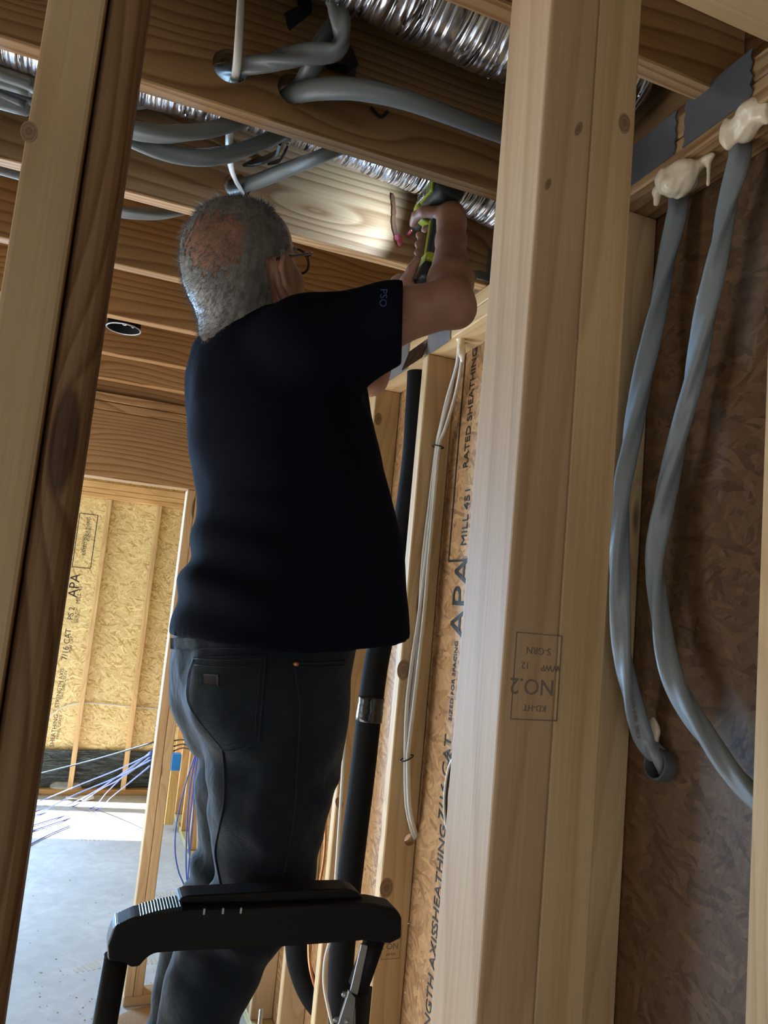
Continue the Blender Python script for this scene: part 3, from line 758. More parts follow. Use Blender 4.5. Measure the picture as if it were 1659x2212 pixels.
# arms
for S_, E_, W_ in ((SR, ER, WR), (SL, EL, WL)):
    mid = S_ * 0.45 + E_ * 0.55
    G.cone(S_, mid, 0.056, 0.050, 0.02); G.cone(mid, E_, 0.050, 0.041, 0.02)
    fm = E_ * 0.68 + W_ * 0.32
    G.cone(E_, fm, 0.040, 0.0405, 0.015); G.cone(fm, W_, 0.0405, 0.0275, 0.015)
G.ell(ER + np.array([0.014, -0.010, -0.014]), (0.029, 0.030, 0.029), None, 0.015)
# right hand round the drill grip
hy = 1.416
K = lambda z: hy + (2.52 - z) * 0.10
palm = np.array([X0 + 0.012, hy - 0.038, 2.478])
G.cone(WR, palm, 0.029, 0.031, 0.018)
G.cone(palm + (0.0, 0.0, 0.016), palm + (0.012, 0.008, -0.030), 0.027, 0.024, 0.012)
G.cone(palm + (-0.002, 0.004, 0.022), palm + (0.026, 0.022, 0.010), 0.020, 0.017, 0.012)
th = [palm + (-0.012, 0.006, 0.020), np.array([X0 - 0.034, hy + 0.004, 2.508]), np.array([X0 - 0.0385, hy + 0.034, 2.512]), np.array([X0 - 0.036, hy + 0.058, 2.505])]
for a_, b_, r1, r2 in zip(th[:-1], th[1:], (0.0155, 0.0115, 0.0105), (0.0115, 0.0105, 0.0085)): G.cone(a_, b_, r1, r2, 0.006)
for zf, cu, r_ in ((2.497, 0.0, 0.0098), (2.476, 1.0, 0.0100), (2.456, 1.0, 0.0096), (2.438, 0.9, 0.0086)):
    y0 = K(zf)
    pts = [np.array([X0 + 0.028, y0 - 0.020, zf]), np.array([X0 + 0.036, y0 + 0.010, zf - 0.002]), np.array([X0 + 0.022, y0 + 0.036, zf - 0.003]), np.array([X0 - 0.006, y0 + 0.040, zf - 0.003]), np.array([X0 - 0.027, y0 + 0.026 + 0.006 * cu, zf - 0.004])]
    if cu == 0.0: pts[-1] = np.array([X0 - 0.012, y0 + 0.045, zf - 0.003])
    for i in range(4): G.cone(pts[i], pts[i + 1], r_ * (1.08 - 0.05 * i), r_ * (1.03 - 0.05 * i), 0.004 if i else 0.01)
# left hand cupping the battery foot of the drill from below
lp = np.array([X0 - 0.036, 1.475, 2.352])
G.cone(WL, lp, 0.027, 0.026, 0.015)
G.cone(lp + (-0.004, -0.014, 0.002), lp + (0.006, 0.026, -0.002), 0.020, 0.020, 0.012)
lth = [lp + (-0.006, -0.022, 0.004), np.array([X0 - 0.050, 1.446, 2.364]), np.array([X0 - 0.047, 1.424, 2.380]), np.array([X0 - 0.043, 1.408, 2.396])]
for a_, b_, r1, r2 in zip(lth[:-1], lth[1:], (0.015, 0.0112, 0.0105), (0.0112, 0.0105, 0.0085)): G.cone(a_, b_, r1, r2, 0.006)
for i, yf in enumerate((1.452, 1.473, 1.493, 1.511)):
    r_ = (0.0098, 0.0100, 0.0096, 0.0085)[i]
    pts = [lp + (0.006, yf - 1.478, -0.002), np.array([X0 + 0.004, yf, 2.340]), np.array([X0 + 0.034, yf, 2.350]), np.array([X0 + 0.043, yf, 2.376])]
    for j in range(3): G.cone(pts[j], pts[j + 1], r_ * (1.08 - 0.06 * j), r_ * (1.02 - 0.06 * j), 0.004)
body = solid('body', G, MAT['skin'], person, 2)
bvh_body = BVHTree.FromPolygons([v.co.copy() for v in body.data.vertices], [tuple(p.vertices) for p in body.data.polygons])

# hair: a cropped cap plus short strands, thin over the crown
me = body.data
co = np.empty(len(me.vertices) * 3, np.float32); me.vertices.foreach_get('co', co); co = co.reshape(-1, 3)
no = np.empty(len(me.vertices) * 3, np.float32); me.vertices.foreach_get('normal', no); no = no.reshape(-1, 3)
loc = (co - HC) @ HR / HS
def hair_amount(q):
    x, y, z = q[:, 0], q[:, 1], q[:, 2]
    line = np.where(np.abs(y) > 0.045, 0.030 + 0.35 * np.clip(z - 0.01, -0.1, 0.04), 0.064)      # front hairline
    side = (x < line) & (z > -0.075 - 0.1 * np.clip(x + 0.02, -0.05, 0.1)) & (np.linalg.norm(q, axis=1) < 0.15)
    front = (np.abs(y) <= 0.05) & (z < 0.075) & (x > 0.03)
    ear = (np.abs(y) > 0.066) & (x > -0.042) & (z < 0.026)
    low_front = (z < 0.0) & (x > -0.03)
    ok = side & ~front & ~ear & ~low_front
    crown = np.exp(-((x + 0.080) ** 2 + (y + 0.022) ** 2 + (z - 0.066) ** 2) / (2 * 0.036 ** 2))
    return np.where(ok, 1 - 0.80 * crown, 0)
amt = hair_amount(loc)
amt = np.where(amt > 0, np.clip(amt + 0.22 * wob3(co[:, 0], co[:, 1], co[:, 2], 260, 17) * (amt < 0.95), 0.02, 1), 0)
pol = np.array([tuple(p.vertices) for p in me.polygons])
sel = pol[(amt[pol] > 0.58).all(1)]
use = np.unique(sel); remap = -np.ones(len(co), int); remap[use] = np.arange(len(use))
jit = 0.0022 + 0.0018 * wob3(co[use, 0], co[use, 1], co[use, 2], 220, 3)
edge = np.clip((amt[use] - 0.58) / 0.3, 0, 1)
capV = co[use] + no[use] * (jit * edge + 0.0006)[:, None]
hair = mesh_obj('hair', capV, remap[sel], MAT['hair'], person, True)
idx = np.random.choice(np.where(amt > 0.05)[0], 16000)
idx = idx[np.random.rand(len(idx)) < np.maximum(amt[idx], 0.5)]
sv = []; sf = []
down = -HR[:, 2] * 0.5 - HR[:, 0] * 0.7
for i in idx:
    p = co[i] + np.random.normal(0, 0.0015, 3); nn = no[i]
    tdir = down - nn * down.dot(nn) + np.random.normal(0, 0.35, 3)
    L = random.uniform(0.006, 0.015)
    mid = p + (nn * 0.55 + tdir * 0.55) * L * 0.6; tip = p + (nn * 0.5 + tdir * 1.0) * L * 1.15
    w = np.cross(nn, tdir); w = w / (np.linalg.norm(w) + 1e-9) * 0.00038
    b0 = len(sv); sv += [p - w, p + w, mid + w * 0.8, mid - w * 0.8, tip]
    sf += [(b0, b0 + 1, b0 + 2, b0 + 3), (b0 + 3, b0 + 2, b0 + 4)]
strands = mesh_obj('hair_strands', sv, sf, MAT['hair'], hair, False)
tag(strands, kind='stuff')

# eyebrows and eyes
for s_ in (-1, 1):
    tube('eyebrow', [H(0.092, s_ * 0.014, 0.024), H(0.092, s_ * 0.034, 0.028), H(0.078, s_ * 0.054, 0.020)], 0.0035, MAT['hair'], person, 6, 4)
# glasses
glasses = empty('glasses', tuple(H(0.1, 0, 0)), 'brown tortoiseshell glasses worn by the man', 'glasses')
for s_ in (-1, 1):
    cy_ = s_ * 0.035
    ring = [H(0.108 - 0.012 * (abs(cy_ + 0.027 * math.cos(t)) / 0.06) ** 2, cy_ + 0.027 * math.cos(t), -0.003 + 0.021 * math.sin(t)) for t in [2 * math.pi * i / 20 for i in range(21)]]
    tube('rim', [Vector(p) for p in ring], 0.0026, MAT['tortoise'], glasses, 8, 2)
    lens_v = [Vector(H(0.108 - 0.012 * (abs(cy_) / 0.06) ** 2, cy_, -0.003))] + [Vector(p) for p in ring[:-1]]
    lens_v2 = [v - Vector(hf) * 0.0015 for v in lens_v]
    nl = len(lens_v)
    fs = [(0, 1 + i, 1 + (i + 1) % 20) for i in range(20)] + [(nl, nl + 1 + (i + 1) % 20, nl + 1 + i) for i in range(20)]
    mesh_obj('lens', lens_v + lens_v2, fs, MAT['lens'], glasses, False)
    tube('temple', [H(0.097, s_ * 0.062, 0.004), H(0.09, s_ * 0.0745, 0.008), H(0.03, s_ * 0.0825, 0.016), H(-0.002, s_ * 0.086, 0.022), H(-0.024, s_ * 0.085, 0.022)], 0.0025, MAT['tortoise'], glasses, 8, 5,
         profile=oval(0.0034, 0.0018, 8))
tube('bridge', [H(0.107, -0.009, 0.0), H(0.112, 0, 0.004), H(0.107, 0.009, 0.0)], 0.002, MAT['tortoise'], glasses, 8, 4)

# t-shirt
G = Grid((-0.02, 1.06, 1.52), (0.66, 1.74, 2.32), 0.006)
F2 = FW
rows = [(1.592, 0.366, 1.420, 0.221, 0.206), (1.623, 0.369, 1.42, 0.219, 0.205), (1.675, 0.365, 1.42, 0.211, 0.203), (1.736, 0.363, 1.42, 0.197, 0.200), (1.806, 0.357, 1.42, 0.183, 0.195),
        (1.858, 0.347, 1.42, 0.172, 0.192), (1.934, 0.317, 1.42, 0.168, 0.190), (2.02, 0.295, 1.42, 0.162, 0.188), (2.09, 0.279, 1.42, 0.150, 0.180), (2.14, 0.262, 1.42, 0.125, 0.165),
        (2.175, 0.245, 1.422, 0.096, 0.126), (2.198, 0.230, 1.424, 0.078, 0.092)]
G.stack(rows, F2, 0.02, 2.25)
CR = SR + (ER - SR) * 0.56; CL = SL + (EL - SL) * 0.60
CRc = np.array(P(869, 688, Y=1.205))
G.cone(NB + np.array([0.035, -0.01, -0.070]), SR + (0, 0, -0.006), 0.054, 0.066, 0.04)
G.cone(NB + np.array([0.035, 0.01, -0.070]), SL + (0, 0, 0.004), 0.056, 0.070, 0.04)
G.cone(SR + (0.0, 0.0, -0.010), CRc + (0, 0, -0.004), 0.074, 0.0575, 0.05)
G.cone(SR + (0.02, 0.01, -0.05), CRc + (-0.02, 0.0, -0.008), 0.060, 0.058, 0.05)
G.cone(SL, CL, 0.078, 0.062, 0.05)
xs = (G.lo[0] + G.h * np.arange(G.n[0]))[:, None, None]; ys = (G.lo[1] + G.h * np.arange(G.n[1]))[None, :, None]; zs = (G.lo[2] + G.h * np.arange(G.n[2]))[None, None, :]
# drapes: folds across the lower back and from the armpit
G.D += (0.0075 * np.sin(70 * (zs + 0.35 * xs + 0.02 * np.sin(9 * xs))) * np.exp(-((zs - 1.71) / 0.09) ** 2) * np.clip((0.36 - xs) / 0.12, 0, 1) + 0.003 * wob3(xs, ys, zs, 26, 5) + 0.0035 * np.sin(42 * (xs * 0.9 + zs * 0.5 + ys)) * np.exp(-((zs - 2.08) / 0.10) ** 2)).astype(np.float32)
# sleeve openings and hem
def cut_plane(G, p, nrm, ctr, rad):
    p = np.array(p); nrm = np.array(nrm) / np.linalg.norm(nrm)
    d = (xs - p[0]) * nrm[0] + (ys - p[1]) * nrm[1] + (zs - p[2]) * nrm[2]
    near = ((xs - ctr[0]) ** 2 + (ys - ctr[1]) ** 2 + (zs - ctr[2]) ** 2) < rad ** 2
    G.D = np.where(near, np.maximum(G.D, d), G.D).astype(np.float32)
ax_r = (CRc - SR); ax_l = (CL - SL)
cut_plane(G, CRc, ax_r + np.array([0.03, 0, -0.03]), CRc, 0.13); cut_plane(G, CL, ax_l, CL, 0.11)
zh = 1.598 + 0.036 * np.clip((xs - 0.40) / 0.18, 0, 1) ** 1.3 + 0.004 * np.sin(22 * xs + 9 * ys)
G.D = np.maximum(G.D, zh - zs).astype(np.float32)
inner = Grid(G.lo, G.lo + G.h * (G.n - 1), G.h)
inner.stack([(z, cx, cy, a - 0.016, b - 0.016) for (z, cx, cy, a, b) in [(1.50, 0.366, 1.42, 0.221, 0.206)] + rows if z < 1.66], F2, 0.0, 2.25)
G.D[:inner.D.shape[0], :inner.D.shape[1], :inner.D.shape[2]] = np.maximum(G.D, -inner.D[:G.n[0], :G.n[1], :G.n[2]])
shirt = solid('t_shirt', G, MAT['shirt'], person, 1)
tag(shirt, 'dark navy short-sleeved t-shirt')
# ribbed collar and sleeve band
ncol = [NB + np.array([0.0, 0, 0.006]) + (0.083 * math.cos(t)) * np.array([0.86, 0.20, 0.36]) + (0.082 * math.sin(t)) * np.array([-0.25, 0.96, 0.05]) for t in [2 * math.pi * i / 24 for i in range(25)]]
tube('collar', [Vector(p) for p in ncol], 0.007, MAT['shirt'], shirt, 8, 2, profile=oval(0.012, 0.005, 10))
bvh_shirt = BVHTree.FromPolygons([v.co.copy() for v in shirt.data.vertices], [tuple(p.vertices) for p in shirt.data.polygons])

# jeans
G = Grid((0.02, 1.12, 0.70), (0.62, 1.72, 1.66), 0.006)
hipR, kneeR, ankR = np.array([0.328, 1.335, 1.47]), np.array([0.338, 1.320, 1.195]), np.array([0.228, 1.355, 0.775])
hipL, kneeL, ankL = np.array([0.330, 1.500, 1.47]), np.array([0.338, 1.515, 1.180]), np.array([0.250, 1.500, 0.775])
G.stack([(1.38, 0.340, 1.42, 0.105, 0.155), (1.44, 0.335, 1.42, 0.122, 0.168), (1.50, 0.325, 1.42, 0.134, 0.172), (1.545, 0.318, 1.42, 0.144, 0.172), (1.60, 0.315, 1.42, 0.154, 0.174), (1.640, 0.322, 1.42, 0.160, 0.172)], FW, 0.02, 2.2)
G.ell((0.275, 1.335, 1.50), (0.098, 0.090, 0.095), None, 0.05); G.ell((0.270, 1.475, 1.50), (0.10, 0.095, 0.095), None, 0.06)
for hp, kn, an in ((hipR, kneeR, ankR), (hipL, kneeL, ankL)):
    md = hp * 0.5 + kn * 0.5
    G.cone(hp, md, 0.108, 0.096, 0.03); G.cone(md, kn, 0.096, 0.078, 0.03)
    cf = kn * 0.66 + an * 0.34 + np.array([-0.030, 0.012, 0.0])
    G.cone(kn, cf, 0.078, 0.068, 0.03); G.cone(cf, an, 0.068, 0.062, 0.02)
xs = (G.lo[0] + G.h * np.arange(G.n[0]))[:, None, None]; ys = (G.lo[1] + G.h * np.arange(G.n[1]))[None, :, None]; zs = (G.lo[2] + G.h * np.arange(G.n[2]))[None, None, :]
warp = 0.05 * wob3(xs, ys, zs, 14, 31)
G.D += (0.0035 * wob3(xs, ys, zs, 30, 8) + 0.004 * wob3(xs, ys, zs, 55, 9) * (zs < 1.42) + 0.006 * np.sin(75 * (zs + 0.55 * xs + warp)) * np.exp(-((zs - 1.16) / 0.08) ** 2) * (xs < 0.36) + 0.0045 * np.sin(60 * (zs - 0.8 * xs + warp)) * np.exp(-((zs - 1.37) / 0.05) ** 2) + 0.005 * np.sin(85 * (zs + 0.3 * xs + warp)) * np.exp(-((zs - 0.86) / 0.07) ** 2)).astype(np.float32)
G.D = np.maximum(G.D, 0.755 - zs).astype(np.float32)
jeans = solid('jeans', G, MAT['jeans'], person, 2)
tag(jeans, 'dark blue denim work jeans')
bvh_j = BVHTree.FromPolygons([v.co.copy() for v in jeans.data.vertices], [tuple(p.vertices) for p in jeans.data.polygons])
def onto(bvh, px, py, off=0.001):
    d = Vector(RW @ np.array([px - CX, py - CY, F_PX])).normalized()
    h_ = bvh.ray_cast(Vector(CAM), d)
    if h_[0] is None: return None
    nrm = h_[1] if h_[1].dot(d) < 0 else -h_[1]
    return h_[0] + nrm * off
def seam(name, bvh, pix, r, mat, parent, off=0.001, n=6):
    pts = [onto(bvh, q.x, q.y, off) for q in catmull([Vector((a, b, 0)) for a, b in pix], n)]
    pts = [p for p in pts if p is not None]
    if len(pts) > 2: return tube(name, pts, r, mat, parent, 6, smooth_path=False)
def patch(name, bvh, L, R_, nu, nv, mat, parent, off=0.003):
    Lc = catmull([Vector((a, b, 0)) for a, b in L], 8); Rc = catmull([Vector((a, b, 0)) for a, b in R_], 8)
    def at_(c, t):
        f = t * (len(c) - 1); i = min(int(f), len(c) - 2); return c[i].lerp(c[i + 1], f - i)
    vs = []
    for layer in (off, -0.002):
        for j in range(nv + 1):
            a, b = at_(Lc, j / nv), at_(Rc, j / nv)
            for i in range(nu + 1):
                q = a.lerp(b, i / nu); p = onto(bvh, q.x, q.y, layer)
                vs.append(p)
    W_ = nu + 1; N_ = W_ * (nv + 1); fs = []
    ok = lambda *t: all(vs[k] is not None for k in t)
    for j in range(nv):
        for i in range(nu):
            f = (j * W_ + i, j * W_ + i + 1, (j + 1) * W_ + i + 1, (j + 1) * W_ + i)
            if ok(*f): fs.append(f); fs.append(tuple(N_ + k for k in reversed(f)))
    bd = [(j * W_, (j + 1) * W_) for j in range(nv)] + [((j + 1) * W_ + nu, j * W_ + nu) for j in range(nv)] + [(i + 1, i) for i in range(nu)] + [(nv * W_ + i, nv * W_ + i + 1) for i in range(nu)]
    for a, b in bd:
        if ok(a, b, N_ + a, N_ + b): fs.append((a, N_ + a, N_ + b, b))
    c0 = next(v for v in vs if v is not None)
    return mesh_obj(name, [v if v is not None else c0 for v in vs], fs, mat, parent, True)
pocket = patch('back_pocket', bvh_j, [(424, 1420), (410, 1470), (416, 1530), (488, 1622)], [(576, 1416), (572, 1480), (567, 1545), (561, 1604)], 22, 24, MAT['jeans'], jeans, 0.0045)
seam('stitching', bvh_j, [(426, 1424), (500, 1428), (574, 1422)], 0.0013, MAT['stitch'], pocket, 0.0055)
seam('stitching', bvh_j, [(426, 1438), (500, 1443), (573, 1436)], 0.0010, MAT['stitch'], pocket, 0.0055)
seam('stitching', bvh_j, [(574, 1422), (570, 1480), (565, 1545), (560, 1602)], 0.0013, MAT['stitch'], pocket, 0.0055)
seam('stitching', bvh_j, [(562, 1440), (559, 1500), (554, 1550), (550, 1590), (492, 1608)], 0.0010, MAT['stitch'], pocket, 0.0055)
seam('stitching', bvh_j, [(560, 1602), (525, 1614), (490, 1620)], 0.0013, MAT['stitch'], pocket, 0.0055)
patch('label_patch', bvh_j, [(442, 1457), (443, 1481)], [(476, 1459), (476, 1483)], 6, 4, MAT['leather'], pocket, 0.0065)
seam('side_seam', bvh_j, [(634, 1428), (640, 1470), (647, 1525), (645, 1600), (640, 1680), (634, 1770), (620, 1850), (606, 1925), (596, 2000), (575, 2100), (548, 2212)], 0.0019, MAT['stitch'], jeans, 0.0008)
seam('pocket_edge', bvh_j, [(638, 1432), (690, 1432), (744, 1428)], 0.0020, MAT['stitch'], jeans, 0.001)
seam('pocket_edge', bvh_j, [(640, 1440), (690, 1441), (742, 1437)], 0.0013, MAT['stitch'], jeans, 0.001)
seam('inseam', bvh_j, [(482, 1622), (486, 1680), (484, 1740), (474, 1790), (466, 1840), (474, 1890), (482, 1930)], 0.0018, MAT['stitch'], jeans, 0.001)
rv = onto(bvh_j, 638, 1434, 0.0015)
if rv:
    v_, f_ = revolve([(0.0, 0.003), (0.003, 0.0028), (0.0052, 0.001), (0.0052, -0.001)], 12)
    nq = (Vector(CAM) - rv).normalized()
    mesh_obj('rivet', v_, f_, MAT['copper'], jeans, True, Matrix.Translation(rv) @ nq.to_track_quat('Z', 'Y').to_matrix().to_4x4())
wb = patch('waistband', bvh_j, [(374, 1378), (374, 1402)], [(750, 1376), (751, 1400)], 40, 4, MAT['jeans'], jeans, 0.005)
# boots
for an, nm in ((ankR, 'R'), (ankL, 'L')):
    G = Grid((an[0] - 0.16, an[1] - 0.12, 0.69), (an[0] + 0.28, an[1] + 0.20, 0.86), 0.006)
    hd = np.array([FW[0], FW[1], 0])
    heel = np.array([an[0], an[1], 0.735]) - hd * 0.055; toe = np.array([an[0], an[1], 0.732]) + hd * 0.165
    G.cone(heel, toe - hd * 0.03, 0.042, 0.044, 0.02); G.cone(toe - hd * 0.05, toe, 0.046, 0.036, 0.02); G.cone(np.array([an[0], an[1], 0.74]), np.array([an[0], an[1], 0.83]), 0.05, 0.05, 0.03)
    zs = (G.lo[2] + G.h * np.arange(G.n[2]))[None, None, :]
    G.D = np.maximum(G.D, 0.7005 - zs + 0 * G.D).astype(np.float32)
    solid('boot', G, MAT['boot'], person, 1)
# small blue print near the sleeve end
pt = onto(bvh_shirt, 828, 646, 0.0008)
if pt:
    cam_dir = (Vector(CAM) - pt).normalized()
    h_ = bvh_shirt.find_nearest(pt); nrm = h_[1] if h_[1].dot(cam_dir) > 0 else -h_[1]
    B = basis(pt + nrm * 0.0028, Vector((0.1, 0.15, -1)), nrm.cross(Vector((0.1, 0.15, -1))))
    lettering('sleeve_print', 'PSO', 0.017, B, MAT['blue_print'], shirt)
# ---------------------------------------------------------------- cordless drill in his hands (axis along +Y)
drill = empty('cordless_drill', (X0, 1.42, 2.37), 'lime and black cordless drill held up against the joist', 'drill')
def along_y(prof, k=20, sx=1.0, sz=1.0):
    v, f = revolve(prof, k)
    return [Vector((X0 + a.x * sx, a.z, Z0 + a.y * sz)) for a in v], f
v_, f_ = along_y([(0.0, 1.352), (0.020, 1.353), (0.029, 1.362), (0.033, 1.385), (0.034, 1.43), (0.032, 1.462), (0.0, 1.463)])
mesh_obj('motor_housing', v_, f_, MAT['black_plastic'], drill, True)
v_, f_ = along_y([(0.0, 1.455), (0.0335, 1.456), (0.0345, 1.470), (0.031, 1.492), (0.0, 1.493)])
mesh_obj('gear_collar', v_, f_, MAT['lime'], drill, True)
v_, f_ = along_y([(0.0, 1.492), (0.024, 1.493), (0.0245, 1.520), (0.021, 1.538), (0.012, 1.556), (0.0, 1.557)])
mesh_obj('chuck', v_, f_, MAT['black_plastic'], drill, True)
v_, f_ = along_y([(0.0, 1.55), (0.0032, 1.55), (0.0032, 1.598), (0.0018, 1.610), (0.0, 1.613)], 8)
mesh_obj('driver_bit', v_, f_, MAT['steel'], drill, True)
v_, f_ = along_y([(0.0, 1.572), (0.0037, 1.572), (0.0037, 1.600), (0.0, 1.601)], 8)
mesh_obj('bit_red_glow', v_, f_, MAT['pink'], drill, True)  # pink band painted in for the red glow on the steel bit
for sx in (-1, 1):
    o = box('side_panel', (-0.0025, -0.030, -0.013), (0.0025, 0.036, 0.013), MAT['lime'], drill, 0.004, 2, Matrix.Translation((X0 + sx * 0.0335, 1.412, Z0 + 0.004)))
for i in range(5):
    box('vent_slot', (-0.003, -0.002, -0.008), (0.003, 0.002, 0.008), MAT['tape_black'], drill, 0.0008, 1, Matrix.Translation((X0 - 0.0335, 1.392 + i * 0.008, Z0 + 0.004)))
box('top_stripe', (-0.012, -0.035, -0.002), (0.012, 0.030, 0.002), MAT['lime'], drill, 0.001, 1, Matrix.Translation((X0, 1.40, Z0 + 0.0335)))
box('brand_plate', (-0.0012, -0.02, -0.009), (0.0012, 0.02, 0.009), MAT['galv'], drill, 0.0006, 1, Matrix.Translation((X0 - 0.0358, 1.44, Z0 + 0.006)))
grip = [Vector((X0, 1.412, 2.525)), Vector((X0, 1.415, 2.49)), Vector((X0, 1.420, 2.455)), Vector((X0, 1.428, 2.415)), Vector((X0, 1.432, 2.40))]
tube('grip', grip, 0.018, MAT['black_plastic'], drill, profile=oval(0.0225, 0.0165, 16), scale=None)
tube('grip_strip', [g + Vector((-0.0135, 0.004, 0)) for g in grip[1:]], 0.006, MAT['lime'], drill, profile=oval(0.012, 0.006, 10))
box('trigger', (-0.006, -0.008, -0.012), (0.006, 0.008, 0.012), MAT['black_plastic'], drill, 0.003, 2, Matrix.Translation((X0, 1.444, 2.494)))
box('foot', (-0.030, -0.050, -0.010), (0.030, 0.062, 0.010), MAT['lime'], drill, 0.006, 2, Matrix.Translation((X0, 1.440, 2.402)))
box('battery', (-0.033, -0.048, -0.019), (0.033, 0.064, 0.018), MAT['black_plastic'], drill, 0.006, 2, Matrix.Translation((X0, 1.442, 2.374)))
lettering('brand_print', 'ONE+', 0.014, basis((X0 - 0.0374, 1.44, Z0 + 0.006), (0, -1, 0), (0, 0, 1)), MAT['print'], drill)
v_, f_ = revolve([(0.0, 0.002), (0.0035, 0.001), (0.004, -0.002)], 10)
led_p = Vector((X0 - 0.030, 1.492, Z0 - 0.012))
mesh_obj('work_light', v_, f_, MAT['led'], drill, True, Matrix.Translation(led_p) @ Vector((-0.6, 1, 0.1)).to_track_quat('Z', 'Y').to_matrix().to_4x4())
ld = bpy.data.lights.new('drill_led', 'SPOT'); ld.energy = 3.4; ld.color = (0.46, 0.68, 1.0); ld.spot_size = math.radians(140); ld.spot_blend = 0.6; ld.shadow_soft_size = 0.004
lo_ = bpy.data.objects.new('drill_led', ld); COL.objects.link(lo_)
lo_.location = led_p + Vector((-0.010, 0.004, 0.0))
lo_.rotation_euler = Vector((-0.85, 0.55, 0.30)).to_track_quat('-Z', 'Y').to_euler()
# splinter and fastener at the joist
spl_pix = [(848, 421), (850, 440), (851, 458), (850, 475), (852, 492), (856, 508), (861, 524)]
path = catmull([P(a, b, Y=1.606) for a, b in spl_pix], 5)
scl = [0.85 + 0.3 * random.random() for _ in path]
v_, f_ = sweep(path, [(0.0045, 0.0018), (-0.0045, 0.0018), (-0.0045, -0.0018), (0.0045, -0.0018)], 0.5, scl)
o = mesh_obj('wood_splinter', v_, f_, MAT['splinter'], None, False)
tag(o, 'long brown splinter hanging down the joist beside the drill bit', 'splinter')
q = P(861, 513, Y=1.603)
G = Grid(np.array(q) - 0.03, np.array(q) + 0.03, 0.0015)
G.ell(np.array(q) + (0, 0.002, 0.0), (0.010, 0.006, 0.009), None, 0.003); G.ell(np.array(q) + (0.004, 0, -0.012), (0.006, 0.005, 0.008), None, 0.004)
tag(solid('fastener_tag', G, MAT['pink'], None, 1), 'small pink plastic tag under the drill bit', 'tag')

# ---------------------------------------------------------------- platform step ladder with a black handrail
ladder = empty('step_ladder', (0.29, 1.35, 0.0), 'black platform step ladder with chunky handrail in front of the man', 'ladder')
RY = 1.15
def PX(px, py, y=RY): return P(px, py, Y=y)
def slab(name, pix, y0, y1, mat, bevel=0.003):
    """flat plate whose outline is given in the rail's own plane, with thickness along Y"""
    pts = [PX(a, b) for a, b in pix]
    bm = bmesh.new()
    vs = [bm.verts.new((p.x, y0, p.z)) for p in pts]
    f = bm.faces.new(vs)
    r = bmesh.ops.extrude_face_region(bm, geom=[f])
    for e in r['geom']:
        if isinstance(e, bmesh.types.BMVert): e.co.y = y1
    if bevel: bmesh.ops.bevel(bm, geom=list(bm.edges), offset=bevel, segments=2, affect='EDGES', profile=0.5)
    return bm_obj(name, bm, mat, ladder)
rail = slab('handrail', [(232, 2062), (231, 2030), (246, 1988), (290, 1968), (392, 1952), (560, 1948), (760, 1940), (800, 1942), (846, 1952), (858, 1970), (857, 2014), (832, 2027), (780, 2020), (700, 2026), (560, 2036), (400, 2041), (330, 2046), (312, 2058), (300, 2074), (280, 2076), (268, 2066)], RY - 0.022, RY + 0.024, MAT['ladder_black'], 0.005)
slab('tray_lip', [(384, 1952), (387, 1940), (405, 1934), (560, 1926), (700, 1920), (752, 1919), (772, 1926), (786, 1940), (560, 1950)], RY - 0.004, RY + 0.040, MAT['ladder_black'], 0.004)
for i in range(22):                                   # ribbed grip on the left shoulder of the rail
    t = i / 21
    a = (252 + (388 - 252) * t, 1990 + (1950 - 1990) * t - 6 * math.sin(math.pi * t))
    p0 = PX(*a)
    box('grip_rib', (-0.0022, -0.021, -0.0035), (0.0022, 0.021, 0.0045), MAT['black_plastic'], ladder, 0.001, 1, Matrix.Translation((p0.x, RY + 0.001, p0.z - 0.002)))
for (a, b) in ((436, 1955), (476, 1954), (514, 1953)):
    p0 = PX(a, b); box('tray_clip', (-0.0015, -0.0015, -0.004), (0.0015, 0.0015, 0.004), MAT['alu'], ladder, 0.0004, 1, Matrix.Translation((p0.x, RY - 0.023, p0.z)))
# legs of the handrail, then the ladder's frame
pl_ = Vector(PX(252, 2062)); p2_ = Vector(PX(226, 2212))
dl = (p2_ - pl_).normalized()
foot_l = pl_ + dl * ((pl_.z - 0.70) / -dl.z)
tube('rail_leg', [pl_, foot_l], 0.0165, MAT['ladder_black'], ladder, 16, 2)
tube('leg_socket', [pl_ + dl * 0.095, pl_ + dl * 0.16], 0.0205, MAT['ladder_black'], ladder, 16, 2)
pr_ = Vector(PX(812, 2020)); pr2 = Vector(PX(772, 2135))
drr = Vector((pr2.x - pr_.x, 0, pr2.z - pr_.z))
sq = [(0.016, 0.010), (-0.016, 0.010), (-0.016, -0.010), (0.016, -0.010)]
tube('rail_leg', [pr_, pr_ + drr], 0.016, MAT['ladder_black'], ladder, profile=sq, smooth_path=False)
foot_r = Vector((pr2.x, RY, 0.70))
tube('rail_leg', [pr_ + drr, foot_r], 0.016, MAT['ladder_black'], ladder, profile=[(a * 1.3, b * 1.3) for a, b in sq], smooth_path=False)
slab('strut', [(772, 2028), (786, 2032), (764, 2138), (748, 2130)], RY - 0.018, RY - 0.014, MAT['alu'], 0.0008)
slab('hinge_plate', [(744, 2124), (758, 2140), (758, 2240), (714, 2240), (720, 2200)], RY - 0.022, RY - 0.016, MAT['galv'], 0.001)
for (a, b) in ((744, 2148), (726, 2203), (749, 2206), (742, 2232)):
    p0 = PX(a, b, RY - 0.022)
    v_, f_ = revolve([(0.0, 0.004), (0.0035, 0.003), (0.0045, 0.0)], 10)
    mesh_obj('rivet', v_, f_, MAT['alu'], ladder, True, Matrix.Translation(p0) @ Vector((0, -1, 0)).to_track_quat('Z', 'Y').to_matrix().to_4x4())
